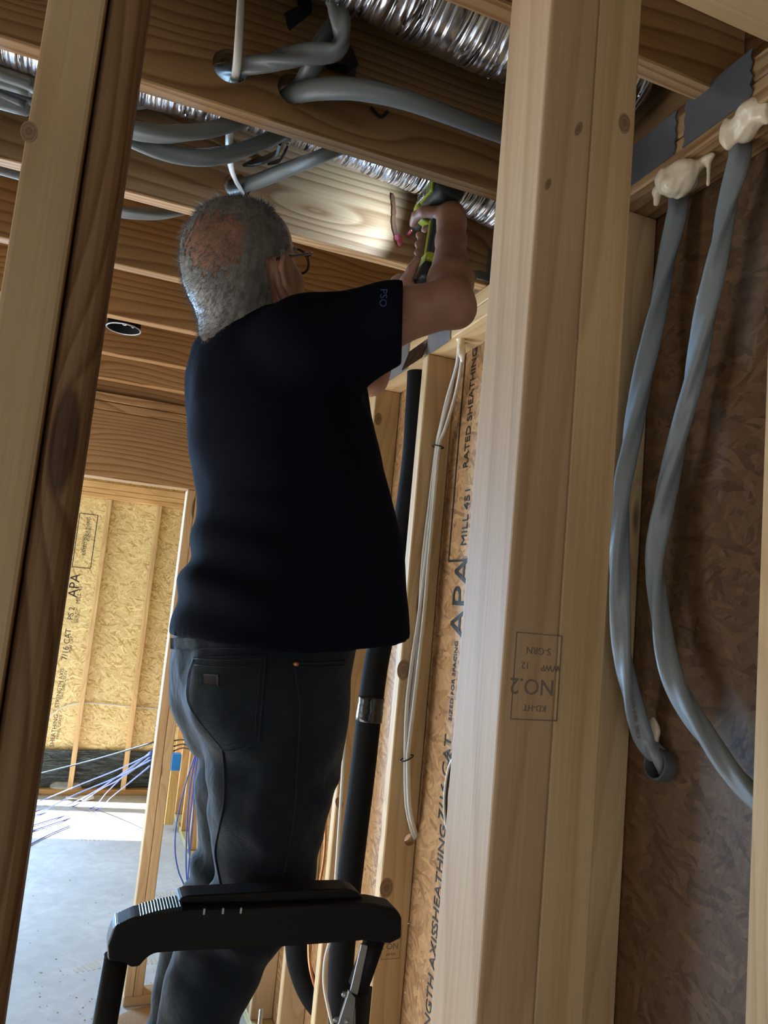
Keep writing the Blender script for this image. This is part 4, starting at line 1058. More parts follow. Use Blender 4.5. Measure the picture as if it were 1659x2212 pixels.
box('platform', (0.03, 1.20, 0.672), (0.50, 1.60, 0.699), MAT['ladder_black'], ladder, 0.006, 2)
for i, (z, y0) in enumerate(((0.45, 1.62), (0.225, 1.76))):
    box('step', (0.02, y0, z - 0.025), (0.51, y0 + 0.11, z), MAT['ladder_black'], ladder, 0.005, 2)
for x in (0.035, 0.495):
    tube('side_rail', [(x, 1.60, 0.685), (x, 1.88, 0.02)], 0.016, MAT['alu'], ladder, profile=sq, smooth_path=False)
    tube('rear_leg', [(x, RY, 0.71), (x, 0.98, 0.02)], 0.016, MAT['ladder_black'], ladder, profile=sq, smooth_path=False)
    box('platform_arm', (x - 0.014, RY - 0.012, 0.672), (x + 0.014, 1.22, 0.698), MAT['ladder_black'], ladder, 0.003, 1)
    for y in (1.88, 0.98): box('rubber_foot', (x - 0.02, y - 0.02, 0.0), (x + 0.02, y + 0.02, 0.035), MAT['black_plastic'], ladder, 0.004, 1)
# ---------------------------------------------------------------- foil ducts, cables, pipes
def duct(name, pts, r, label, pitch=0.0075):
    path = catmull(pts, 40)
    # resample to half the corrugation pitch
    out = [path[0]]; acc = 0
    for a, b in zip(path[:-1], path[1:]):
        L = (b - a).length; d = pitch / 4 - acc
        while d < L: out.append(a.lerp(b, d / L)); d += pitch / 4
        acc = L - (d - pitch / 4)
    sc = []
    for i in range(len(out)):
        ridge = 0.5 - 0.5 * math.cos(i * math.pi / 2)
        sc.append(1 + 0.05 * ridge + 0.010 * math.sin(i * 0.037) + 0.003 * random.uniform(-1, 1))
    out = [p + Vector((0, random.uniform(-1, 1), random.uniform(-1, 1))) * 0.0003 for p in out]
    prof = circle(r, 30)
    v, f = sweep(out, prof, 0.0, sc)
    return tag(mesh_obj(name, v, f, MAT['foil'], None, True), label, 'duct', 'foil ducts between the joists')
duct('foil_duct', [(-1.25, 1.46, 2.660), (-0.6, 1.452, 2.665), (-0.1, 1.450, 2.652), (0.2, 1.448, 2.668), (0.5, 1.452, 2.650), (0.65, 1.452, 2.632), (0.80, 1.455, 2.612)], 0.070, 'shiny corrugated foil duct lit by the drill light')
duct('foil_duct', [(-0.9, 1.040, 2.686), (-0.2, 1.045, 2.687), (0.05, 1.048, 2.687), (0.27, 1.050, 2.672), (0.48, 1.050, 2.652), (0.62, 1.045, 2.646), (0.775, 1.045, 2.642)], 0.075, 'wide foil duct high in the bay nearest the viewer')

def cable(name, pts, r, mat, label, group=None, twist=0.0, prof=None, n=10, cat='cable', parent=None):
    o = tube(name, pts, r, mat, parent, 12, n, twist, prof)
    if parent is None: tag(o, label, cat, group)
    return o
tri = trilobe(0.0150)
GC = MAT['grey_cable']; WC = MAT['white_cable']
px3 = lambda L: [P(a, b, Y=c) for a, b, c in L]
def run_left(L):
    q = px3(L); a = q[0]; return [Vector((-2.9, a.y, a.z + 0.02)), Vector((-1.5, a.y, a.z + 0.015))] + q
g1 = 'grey cables in the ceiling'
cable('grey_cable', px3([(702, -60, 1.085), (728, 20, 1.09), (741, 72, 1.10), (722, 108, 1.12), (660, 120, 1.14), (590, 130, 1.17), (540, 143, 1.20), (498, 152, 1.248), (455, 168, 1.32), (380, 190, 1.37)]), 0.015, GC, 'grey cable twisting down into the left joist hole', g1, 9.0, trilobe(0.0155, 18, 0.22))
cable('grey_cable', px3([(860, -60, 1.14), (800, -8, 1.145), (748, 28, 1.15), (700, 84, 1.155), (680, 130, 1.165), (660, 168, 1.20), (640, 196, 1.25), (600, 222, 1.32), (520, 230, 1.36)]), 0.015, GC, 'grey cable dropping behind the twisted one into the right joist hole', g1, 5.0, tri)
cable('grey_cable', px3([(1240, 330, 1.17), (1130, 306, 1.13), (1050, 280, 1.11), (960, 246, 1.10), (870, 214, 1.10), (780, 194, 1.12), (710, 191, 1.15), (660, 197, 1.19), (628, 204, 1.24), (585, 226, 1.31), (500, 236, 1.345)]), 0.015, GC, 'grey cable sweeping from the joist hole towards the post', g1, 4.0, oval(0.0175, 0.0135))
cable('grey_cable', run_left([(-90, 140, 1.30), (0, 168, 1.30), (70, 188, 1.30), (150, 222, 1.30), (240, 260, 1.30), (310, 284, 1.30), (390, 290, 1.30), (470, 276, 1.30), (560, 240, 1.30)]), 0.015, GC, 'upper grey cable sagging between the two joists by the white wire', g1, 6.0, tri)
cable('grey_cable', run_left([(-90, 190, 1.345), (0, 204, 1.345), (90, 232, 1.345), (190, 264, 1.345), (280, 300, 1.345), (360, 328, 1.345), (440, 338, 1.345), (510, 330, 1.345), (570, 308, 1.345), (620, 280, 1.345), (690, 240, 1.345)]), 0.015, GC, 'lower grey cable sagging deepest between the two joists', g1, 6.0, tri)
cable('grey_cable', px3([(440, 425, 1.76), (480, 412, 1.69), (513, 404, 1.632), (560, 390, 1.56), (620, 366, 1.48), (680, 343, 1.40), (730, 322, 1.365), (800, 290, 1.36)]), 0.015, GC, 'bluish grey cable rising from the hole above the man\'s head', g1, 3.0, oval(0.0155, 0.013))
cable('grey_cable', run_left([(100, 212, 1.545), (200, 222, 1.55), (270, 225, 1.55), (340, 216, 1.55), (420, 196, 1.55)]), 0.012, GC, 'thin stretch of grey cable above the foil duct', g1, 2.0, oval(0.014, 0.011))
cable('grey_cable', run_left([(60, 380, 1.80), (160, 420, 1.78), (245, 452, 1.77), (330, 462, 1.77), (400, 452, 1.78), (470, 425, 1.80)]), 0.015, GC, 'grey cable hanging beyond the second joist left of the man\'s head', g1, 3.0, tri)
flat = oval(0.0078, 0.0042, 12)
cable('white_wire', px3([(524, -60, 1.11), (519, 30, 1.13), (515, 100, 1.155), (511, 150, 1.19), (505, 176, 1.245), (500, 215, 1.285), (497, 275, 1.31), (495, 320, 1.36), (499, 362, 1.45), (510, 392, 1.54), (524, 414, 1.618), (540, 440, 1.70)]), 0.006, WC, 'white wire threaded through the joist holes above the man', None, 2.5, flat)
# black hanger straps among the ceiling cables
def strap(pts, w, t, label):
    v, f = sweep(catmull(pts, 6), [(w, t), (-w, t), (-w, -t), (w, -t)], 0.6)
    tag(mesh_obj('cable_hanger', v, f, MAT['black_plastic'], None, False), label, 'strap', 'black cable hangers')
strap(px3([(735, 85, 1.13), (752, 118, 1.18), (762, 148, 1.222)]), 0.012, 0.0022, 'black plastic hanger behind the bend of the twisted cable')
strap(px3([(705, 140, 1.222), (740, 150, 1.222), (768, 156, 1.222)]), 0.008, 0.0022, 'black plastic hanger base on the joist above the grey cable')
strap(px3([(648, -10, 1.20), (662, 22, 1.222), (620, 48, 1.222)]), 0.014, 0.0022, 'black plastic hanger at the top edge left of the twisted cable')
strap(px3([(610, 300, 1.37), (600, 330, 1.45), (560, 348, 1.56), (535, 352, 1.606)]), 0.014, 0.0025, 'black plastic hanger behind the sagging grey cables')
strap(px3([(618, 322, 1.50), (606, 345, 1.56), (584, 352, 1.606)]), 0.008, 0.0022, 'small black hanger clip on the second joist')
strap(px3([(800, 232, 1.222), (822, 252, 1.222), (838, 240, 1.222)]), 0.003, 0.0015, 'thin black wire loop on the near joist under the sweeping cable')

# steel tie where the second joist meets the wall plate
tie = empty('joist_tie', tuple(P(1046, 598, Y=1.608)), 'black steel tie at the end of the joist being drilled', 'metal tie')
t0 = P(1030, 602, Y=1.608); t1 = P(1066, 572, Y=1.608)
box('tie_plate', (t0.x, 1.606, t0.z), (t1.x, 1.612, t0.z + 0.022), MAT['dark_metal'], tie, 0.0008)
box('tie_strap', (t1.x - 0.016, 1.607, t0.z + 0.020), (t1.x, 1.611, t0.z + 0.085), MAT['dark_metal'], tie, 0.0008)

# recessed light can hanging beside a joist
can = empty('light_can', (-0.003, 2.515, 2.48), 'black round recessed light can under the joists left of the man', 'light fitting')
cc = Vector((-0.004, 2.512, 2.478))
v_, f_ = revolve([(0.0505, 0.11), (0.0505, 0.0), (0.053, -0.001), (0.053, -0.004), (0.048, -0.004), (0.048, 0.10), (0.0, 0.10)], 32)
mesh_obj('housing', v_, f_, MAT['foam_black'], can, True, Matrix.Translation(cc))
v_, f_ = revolve([(0.0525, -0.001), (0.0545, -0.003), (0.0525, -0.006), (0.0490, -0.004), (0.0525, -0.001)], 32)
mesh_obj('rim', v_, f_, MAT['alu'], can, True, Matrix.Translation(cc))
tube('wire', [cc + Vector((-0.02, 0, 0.03)), cc + Vector((0.0, 0.01, 0.012)), cc + Vector((0.012, -0.01, 0.02)), cc + Vector((0.02, 0.02, 0.06))], 0.002, MAT['white_cable'], can, 8)
tube('wire', [cc + Vector((0.015, 0.01, 0.02)), cc + Vector((0.028, 0.005, 0.008)), cc + Vector((0.03, 0.0, 0.03))], 0.002, MAT['alu'], can, 8)
box('bracket', (-0.03, -0.002, -0.02), (0.03, 0.002, 0.02), MAT['black_plastic'], can, 0.0, 1, Matrix.Translation(cc + Vector((0, -0.054, 0.05))))

# ---------------------------------------------------------------- right-hand wall: straps, foam, cables, pipes
def nail_plate(y0, y1, z0, z1, mat, label, teeth=True, group=None, XW=XW):
    n_ = 7; t = 0.004; yo = []
    pts = []
    for i in range(n_ + 1): pts.append((y0 - (t * (i % 2) + random.uniform(0, 0.002) if teeth else 0), z0 + (z1 - z0) * i / n_))
    for i in range(n_ + 1): pts.append((y1 + (t * (i % 2) + random.uniform(0, 0.002) if teeth else 0), z1 - (z1 - z0) * i / n_))
    bm = bmesh.new()
    a = [bm.verts.new((XW - 0.0035, y, z)) for y, z in pts]; b = [bm.verts.new((XW - 0.0008, y, z)) for y, z in pts]
    bm.faces.new(a); bm.faces.new(list(reversed(b)))
    for i in range(len(pts)):
        j = (i + 1) % len(pts); bm.faces.new((a[i], b[i], b[j], a[j]))
    return tag(bm_obj('steel_strap', bm, mat, None), label, 'metal strap', group)
nail_plate(0.904, 1.013, 2.415, 2.486, MAT['dark_metal'], 'dark steel strap with toothed ends just right of the post', XW=XN)
nail_plate(0.757, 0.878, 2.415, 2.489, MAT['dark_metal'], 'dark steel strap with toothed ends at the upper right corner', XW=XN)
nail_plate(2.325, 2.53, 2.394, 2.475, MAT['galv'], 'grey steel strap on the top plate behind the man\'s left arm', False)
nail_plate(2.09, 2.262, 2.394, 2.478, MAT['galv'], 'grey steel strap left of the black tape on the top plate', False)
nail_plate(1.795, 1.945, 2.394, 2.478, MAT['galv'], 'grey steel strap on the top plate below the raised elbow', False)
v_, f_ = sweep([Vector((XW - 0.004, y, 2.43)) for y in (1.944, 1.99, 2.04, 2.09)], [(0.045, 0.0015), (-0.045, 0.0015), (-0.045, -0.0015), (0.045, -0.0015)])
tag(mesh_obj('tape_wrap', v_, f_, MAT['tape_black'], None, False), 'shiny black tape stretch between two grey straps', 'tape')

def foam(name, blobs, label, h=0.003):
    c = np.array([b[0] for b in blobs]); r = np.array([max(b[1]) if hasattr(b[1], '__len__') else b[1] for b in blobs])
    G = Grid((c - r[:, None]).min(0) - 0.012, (c + r[:, None]).max(0) + 0.012, h)
    for p, rr in blobs: G.ell(p, rr if hasattr(rr, '__len__') else (rr,) * 3, None, 0.010)
    xs = (G.lo[0] + G.h * np.arange(G.n[0]))[:, None, None]; ys = (G.lo[1] + G.h * np.arange(G.n[1]))[None, :, None]; zs = (G.lo[2] + G.h * np.arange(G.n[2]))[None, None, :]
    G.D += (0.0028 * wob3(xs, ys, zs, 210, 11)).astype(np.float32)
    return tag(solid(name, G, MAT['spray_foam'], None, 1), label, 'foam', 'spray foam blobs')
q = P(1466, 392, X=0.772); q = np.array(q)
foam('spray_foam', [(q, (0.026, 0.030, 0.024)), (q + (-0.010, 0.014, 0.008), 0.019), (q + (-0.004, -0.018, 0.008), 0.018), (q + (-0.014, 0.0, -0.010), 0.014), (q + (0, 0.04, 0.010), (0.008, 0.014, 0.006)), (q + (0.0, 0.050, 0.0), (0.005, 0.005, 0.018)), (q + (0.012, -0.040, 0.016), (0.008, 0.022, 0.006)), (q + (0.016, -0.046, -0.004), (0.004, 0.004, 0.022))], 'cream foam blob sealing the grey cable right of the post')
q = np.array(P(1606, 280, X=0.776))
foam('spray_foam', [(q, (0.020, 0.018, 0.018)), (q + (-0.012, 0.016, 0.0), (0.012, 0.011, 0.026)), (q + (-0.004, -0.024, 0.010), (0.022, 0.026, 0.020)), (q + (0.0, -0.042, 0.0), (0.012, 0.008, 0.016))], 'cream foam blob sealing the cable in the upper right corner')
q = np.array(P(996, 722, X=0.835))
foam('spray_foam', [(q + (0, 0, -0.004), (0.018, 0.022, 0.020)), (q + (-0.004, -0.014, -0.030), (0.010, 0.011, 0.034)), (q + (0.0, 0.03, 0.0), (0.014, 0.022, 0.012)), (q + (0.0, -0.020, -0.062), (0.008, 0.009, 0.020))], 'dripping cream foam blob above the white wires')
q = np.array(P(1517, 640, X=0.794))
foam('spray_foam', [(q, (0.006, 0.008, 0.007)), (q + (0.004, -0.004, 0.014), (0.005, 0.005, 0.012))], 'tiny foam drip stuck to the right grey cable', 0.002)
q = np.array(P(1408, 1588, X=0.836))
foam('spray_foam', [(q, (0.008, 0.016, 0.030))], 'pale foam lump behind the cable above the sleeve')

gR = 'heavy grey cables in the right-hand bay'
R1 = [P(1469, 392, Y=0.959), P(1464, 430, Y=0.959), P(1450, 520, Y=0.968), P(1425, 640, Y=0.978), P(1398, 780, Y=0.982), P(1366, 930, Y=0.987), P(1344, 1070, Y=0.987), P(1336, 1230, Y=0.987), P(1344, 1390, Y=0.987), P(1364, 1510, Y=0.987), P(1395, 1596, Y=0.982), P(1425, 1640, X=0.835), P(1446, 1668, X=0.865)]
cable('heavy_cable', R1, 0.0145, MAT['heavy_cable'], 'left heavy grey cable ending in the round wall sleeve', gR, 13.0, trilobe(0.0150, 20, 0.20), 12)
R2 = [P(1612, 250, X=0.800), P(1600, 300, X=0.800), P(1588, 380, X=0.800), P(1562, 490, X=0.800), P(1534, 640, X=0.800), P(1500, 800, X=0.800), P(1466, 950, X=0.800), P(1430, 1100, X=0.798), P(1417, 1230, X=0.796), P(1434, 1390, X=0.796), P(1476, 1510, X=0.800), P(1545, 1620, X=0.812), P(1630, 1718, X=0.822), P(1720, 1790, X=0.825)]
cable('heavy_cable', R2, 0.0145, MAT['heavy_cable'], 'right heavy grey cable curving behind the edge stud', gR, 15.0, trilobe(0.0150, 20, 0.20), 12)
# sleeve through the sheathing
sl_c = P(1430, 1652, X=XNO - 0.004)
v_, f_ = revolve([(0.0205, -0.03), (0.0205, 0.014), (0.0225, 0.016), (0.0250, 0.014), (0.0250, -0.03)], 28)
tag(mesh_obj('wall_sleeve', v_, f_, plain('dark_grey_pvc', (0.06, 0.065, 0.065), 0.45), None, True, Matrix.Translation(sl_c) @ Vector((-1, 0.0, 0.12)).to_track_quat('Z', 'Y').to_matrix().to_4x4()), 'dark grey round plastic sleeve in the strand board', 'pipe sleeve')
lettering('cable_print', '167024-98  2023', 0.010, basis(P(1372, 1548, Y=0.972), (0.35, 0.1, -1), (1, 0, 0.3)), MAT['stamp'], bpy.data.objects['heavy_cable'])

# white wire bundle on the stud beyond the post
sa = ST[1.938]
hole_p = P(897, 1814, Y=1.938)
drill_holes(sa, [(Vector((0.876, 1.957, hole_p.z)), (0, 1, 0.0), 0.0155)])
wA = [(996, 724, 1.800), (990, 770, 1.83), (972, 850, 1.875), (954, 920, 1.90), (945, 965, 1.918), (934, 1080, 1.922), (919, 1210, 1.922), (905, 1330, 1.922), (890, 1430, 1.922), (879, 1530, 1.922), (876, 1640, 1.922), (878, 1730, 1.922), (888, 1785, 1.925), (898, 1812, 1.95), (900, 1820, 1.99)]
wB = [(1000, 724, 1.795), (996, 790, 1.82), (982, 860, 1.86), (962, 925, 1.89), (949, 965, 1.908), (938, 1080, 1.91), (926, 1210, 1.91), (916, 1330, 1.91), (907, 1410, 1.91), (897, 1500, 1.91), (884, 1610, 1.912), (882, 1640, 1.912), (884, 1730, 1.915), (892, 1780, 1.922), (901, 1808, 1.945), (904, 1816, 1.99)]
wC = [(993, 728, 1.806), (986, 790, 1.838), (966, 860, 1.88), (951, 925, 1.905), (943, 965, 1.922), (929, 1080, 1.927), (914, 1210, 1.927), (906, 1330, 1.927), (899, 1430, 1.926), (887, 1540, 1.926), (880, 1640, 1.927), (882, 1730, 1.927), (893, 1790, 1.93), (902, 1816, 1.96), (904, 1822, 2.0)]
for w_, lb in ((wA, 'left strand of the white wire bundle on the stud'), (wB, 'right strand of the white wire bundle on the stud'), (wC, 'rear strand of the white wire bundle on the stud')):
    cable('white_wire', px3(w_), 0.006, WC, lb, 'white wires on the stud', 0.6, oval(0.0072, 0.0042, 12))
for (a, b, c, tl, lb) in ((946, 965, 1.912, 0.1, 'upper black tie round the white wires'), (879, 1638, 1.915, -0.5, 'lower black tie round the white wires')):
    p0 = P(a, b, Y=c)
    ring = [p0 + Vector((0.017 * math.cos(t), 0.013 * math.sin(t), -0.017 * math.cos(t) * tl)) for t in [2 * math.pi * i / 14 for i in range(15)]]
    tag(tube('cable_tie', ring, 0.0018, MAT['black_plastic'], None, 6, 2), lb, 'cable tie', 'cable ties')
# insulated pipe with taped joint
pp = [(906, 770), (904, 830), (900, 900), (893, 1000), (872, 1150), (842, 1300), (815, 1420), (798, 1540), (782, 1680), (768, 1790), (756, 1890), (744, 2000), (736, 2100), (740, 2230), (760, 2400)]
pts = [P(a, b, Y=2.12) for a, b in pp]
pipe = tube('insulated_pipe', pts, 0.036, MAT['foam_black'], None, 20, 8)
tag(pipe, 'thick black insulated pipe with taped joint beside the man', 'pipe')
i0 = P(803, 1505, Y=2.12); i1 = P(796, 1558, Y=2.12)
tp = [i0.lerp(i1, t / 8) for t in range(9)]
tube('tape_joint', tp, 0.0385, MAT['tape_black'], pipe, 20, scale=[1 + 0.03 * random.uniform(-1, 1) for _ in tp], smooth_path=False)
pp = [(640, 1780), (638, 1900), (640, 2033), (647, 2087), (670, 2146), (706, 2190), (760, 2240)]
tag(tube('insulated_pipe', [P(a, b, Y=2.56) for a, b in pp], 0.037, MAT['foam_black'], None, 20, 8), 'black insulated pipe bending low behind the ladder rail', 'pipe')
tag(tube('copper_pipe', [P(a, b, Y=2.47) for a, b in ((704, 1700), (703, 1780), (700, 1850), (688, 1920), (672, 1985), (667, 2040), (671, 2095), (688, 2150), (720, 2210))], 0.005, MAT['copper'], None, 10, 8), 'thin bare copper pipe beside the bent insulated pipe', 'pipe')
cable('white_wire', [P(a, b, Y=2.06) for a, b in ((748, 1560), (742, 1640), (735, 1750), (727, 1870), (721, 1960), (713, 2028), (702, 2074), (700, 2126), (709, 2177), (722, 2230))], 0.0042, WC, 'thin white wire running along the insulated pipe')
cable('thin_cable', [P(a, b, X=0.875) for a, b in ((990, 1628), (976, 1650), (965, 1700), (963, 1750), (970, 1800), (985, 1840))], 0.005, MAT['black_cable'], 'thin black cable looping out from behind the post')
cable('thin_cable', [P(a, b, X=0.868) for a, b in ((984, 1630), (970, 1655), (961, 1705), (960, 1755), (968, 1806), (980, 1840))], 0.0028, WC, 'thin white cable looping out from behind the post')
# nails standing out of the stud
for (a, b) in ((889, 1992), (882, 2140)):
    p0 = P(a, b, Y=1.93)
    tag(tube('nail', [p0 + Vector((-0.012, -0.008, 0.0)), p0 + Vector((0.012, 0.012, 0.0))], 0.0013, MAT['steel'], None, 6, 2), 'upper bent nail in the stud below the ladder rail' if b < 2000 else 'lower bent nail in the stud below the ladder rail', 'nail', 'nails')

# ---------------------------------------------------------------- printing on the strand board
def wall_print(txt, px, py, size, pan, X=XO - 0.0006):
    p0 = P(px, py, X=X)
    lettering('board_print', txt, size, basis(p0, (0, 0, 1), (0, 1, 0)), MAT['print'], pan)
pan = PAN[3]
for t, a, b, s_ in (('RATED SHEATHING', 1016, 880, 0.038), ('MILL 451', 1006, 1115, 0.042), ('APA', 994, 1290, 0.115), ('SIZED FOR SPACING', 979, 1470, 0.022), ('7/16 CAT', 961, 1680, 0.052), ('24/16', 971, 1665, 0.04), ('SHEATHING', 948, 1895, 0.046), ('STRENGTH AXIS', 927, 2160, 0.044)):
    wall_print(t, a, b, s_, pan)
bm = bmesh.new()
c0 = P(1016, 960, X=XO - 0.0006)
for (dy, dz, sy, sz) in ((-0.075, 0, 0.006, 0.62), (0.075, 0, 0.006, 0.62), (0, 0.31, 0.15, 0.006), (0, -0.31, 0.15, 0.006)):
    box_bm(0.0004, sy, sz, 0, 1, bm, Matrix.Translation((c0.x, c0.y + dy, c0.z + dz)))
bm_obj('board_print', bm, MAT['print'], pan)
def far_print(txt, px, py, size, pan):
    p0 = P(px, py, Y=YF + 0.091)
    lettering('board_print', txt, size, basis(p0, (0, 0, 1), (-1, 0, 0)), MAT['print'], pan)
for t, a, b, s_ in (('RATED SHEATHING', 187, 1158, 0.036), ('EXPOSURE 1', 194, 1150, 0.026), ('24/16 SPAN', 180, 1175, 0.030), ('APA', 161, 1265, 0.105), ('MILL 45', 171, 1285, 0.045), ('PS 2', 154, 1325, 0.06), ('SIZED FOR', 164, 1330, 0.025), ('SPACING', 169, 1332, 0.025), ('7/16 CAT', 144, 1392, 0.062), ('PERF CAT', 154, 1392, 0.03), ('STRENGTH AXIS', 129, 1486, 0.042), ('THIS DIRECTION', 138, 1480, 0.03), ('SHEATHING', 117, 1578, 0.046), ('PANEL GRADE', 128, 1570, 0.03)):
    far_print(t, a, b, s_, FP[0])
bm = bmesh.new(); c0 = P(184, 1168, Y=YF + 0.091)
for (dx, dz, sx, sz) in ((-0.07, 0, 0.006, 0.44), (0.07, 0, 0.006, 0.44), (0, 0.22, 0.14, 0.006), (0, -0.22, 0.14, 0.006)):
    box_bm(sx, 0.0004, sz, 0, 1, bm, Matrix.Translation((c0.x + dx, c0.y, c0.z + dz)))
bm_obj('board_print', bm, MAT['print'], FP[0])
stamp(ST[1.938], P(846, 2035, Y=1.9372), (-1, 0, 0), (0, 0, -1), 1.15, MAT['stamp'])
# ---------------------------------------------------------------- far room
# black sheeting along the foot of the far wall, one strip per stud bay
for (x0, x1, lb) in ((-0.318, 0.048, 'left'), (0.088, 0.446, 'middle'), (0.486, 0.80, 'right')):
    nx, nz = 26, 16; vs = []; fs = []
    for j in range(nz + 1):
        for i in range(nx + 1):
            x = x0 + (x1 - x0) * i / nx; z = 0.046 + 0.290 * j / nz
            d = 0.012 * math.sin(7 * z * 9 + 3 * math.sin(6 * x + 2)) * math.sin(math.pi * i / nx) + 0.008 * math.sin(19 * x + 31 * z)
            vs.append((x, YF + 0.060 + d, z))
    W_ = nx + 1
    for j in range(nz):
        for i in range(nx): fs.append((j * W_ + i, j * W_ + i + 1, (j + 1) * W_ + i + 1, (j + 1) * W_ + i))
    nv = len(vs); vs += [(x, y + 0.003, z) for (x, y, z) in vs]; fs += [tuple(nv + k for k in reversed(f)) for f in fs]
    tag(mesh_obj('plastic_sheeting', vs, fs, MAT['sheeting'], None, True), 'crinkled black plastic sheeting in the %s bay of the far wall' % lb, 'plastic sheet', 'black sheeting strips')
# white wire through the far studs
wf = [(30, 1590), (85, 1565), (128, 1532), (170, 1519), (225, 1521), (275, 1526), (340, 1531), (400, 1532)]
cable('white_wire', [P(a, b, Y=YF + 0.075) for a, b in wf], 0.005, WC, 'white wire drooping across the far wall')
# blue tape on a pale corner stud by the far end
tp = P(381, 1648, Y=5.7)
board('corner_post', (tp.x, tp.y + 0.045, 0.038), (tp.x, tp.y + 0.045, 0.50), 0.06, 0.07, (0, 1, 0), MAT['stud'], wall_right, (1.2, 1.1, 0.7))
o = box('tape_band', (tp.x - 0.032, tp.y + 0.008, tp.z - 0.055), (tp.x + 0.032, tp.y + 0.082, tp.z + 0.055), MAT['blue_tape'], None, 0.002)
tag(o, 'bright blue masking tape round a pale post behind the man', 'tape')
# data cables: a fan from the door jamb down to the floor, and a bundle hanging by the right wall
fan = [((333, 1603), (200, 1642), (66, 1676), (-20, 1700)), ((328, 1628), (255, 1662), (174, 1694), (76, 1733)), ((329, 1624), (262, 1672), (200, 1712), (146, 1738)), ((327, 1634), (260, 1682), (215, 1706), (160, 1741)), ((328, 1622), (275, 1668), (230, 1712), (197, 1746)), ((326, 1653), (280, 1690), (240, 1722), (209, 1749)), ((330, 1640), (250, 1680), (150, 1722), (40, 1778))]
names = ['topmost dark', 'longest', 'second', 'middle', 'steep crossing', 'lowest', 'flattest lower']
for i, pl in enumerate(fan):
    a0 = P(*pl[0], Y=DB + 0.10); e = P(*pl[-1], Z=0.006) if i else P(*pl[-1], Y=5.2)
    pts = []
    for k, q in enumerate(pl):
        t = k / (len(pl) - 1); y = a0.y + (e.y - a0.y) * t
        pts.append(P(*q, Y=y))
    pts[-1] = e
    if i: pts.append(e + Vector((-0.25, -0.15 - 0.03 * i, 0.0))); pts.append(e + Vector((-0.6, -0.5 - 0.05 * i, 0.0)))
    cable('data_cable', pts, 0.0038, MAT['black_cable'] if i == 0 else MAT['blue_cable'], '%s data cable stretched from the door jamb to the sunlit floor' % names[i], 'data cables across the doorway')
for i, (a0, a1, a2, y) in enumerate((((90, 1788), (60, 1800), (44, 1840), 0), ((150, 1784), (100, 1806), (40, 1838), 0))):
    pts = [P(*q, Z=0.006) for q in (a0, a1, a2)]
    cable('data_cable', pts, 0.004, MAT['blue_cable'], ('upper' if i == 0 else 'lower') + ' data cable lying on the floor below the sun patch', 'data cables on the floor')
YB = 4.05
clip = P(425, 1621, Y=YB)
hang = [((425, 1621), (402, 1690), (383, 1770), (378, 1830), (385, 1880), (404, 1935)), ((426, 1622), (412, 1690), (404, 1780), (402, 1870), (406, 1950)), ((427, 1622), (418, 1700), (408, 1800), (411, 1880), (410, 1950)), ((428, 1622), (426, 1690), (427, 1790), (425, 1880), (424, 1950)), ((429, 1622), (434, 1690), (437, 1770), (436, 1840), (428, 1930)), ((428, 1621), (421, 1690), (416, 1780), (407, 1880), (402, 1960))]
for i, pl in enumerate(hang):
    pts = [P(*q, Y=YB - 0.004 * i) for q in pl]
    pts.append(Vector((pts[-1].x - 0.02 * i, pts[-1].y, 0.02)))
    cable('data_cable', pts, 0.0036, MAT['blue_cable'] if i % 3 else (MAT['white_cable'] if i == 3 else MAT['blue_cable']), ['leftmost bowed', 'second', 'third', 'pale', 'rightmost', 'crossing'][i] + ' data cable of the bundle hanging beside the man', 'data cables hanging by the right wall')
for i, dy in enumerate((0, 12, 22)):
    cable('data_cable', [P(376, 1600 + dy, Y=DB + 0.12), P(395, 1598 + dy * 0.8, Y=3.7), P(412, 1606 + dy * 0.6, Y=3.9), clip + Vector((0, 0, 0.0))], 0.0034, MAT['black_cable'], ['upper', 'middle', 'lower'][i] + ' black cable arching from the jamb to the hanging bundle', 'black cables behind the jamb')
o = box('cable_clip', (clip.x - 0.012, clip.y - 0.012, clip.z - 0.008), (clip.x + 0.012, clip.y + 0.012, clip.z + 0.012), MAT['white_cable'], None, 0.003, 2)
tag(o, 'small white clip holding the hanging data cables', 'clip')
bl = [P(a, b, Y=3.0) for a, b in ((362, 2030), (372, 2060), (388, 2096), (400, 2140), (405, 2250), (400, 2420))]
cable('data_cable', bl, 0.004, MAT['blue_cable'], 'pale blue cable end behind the man\'s shin')
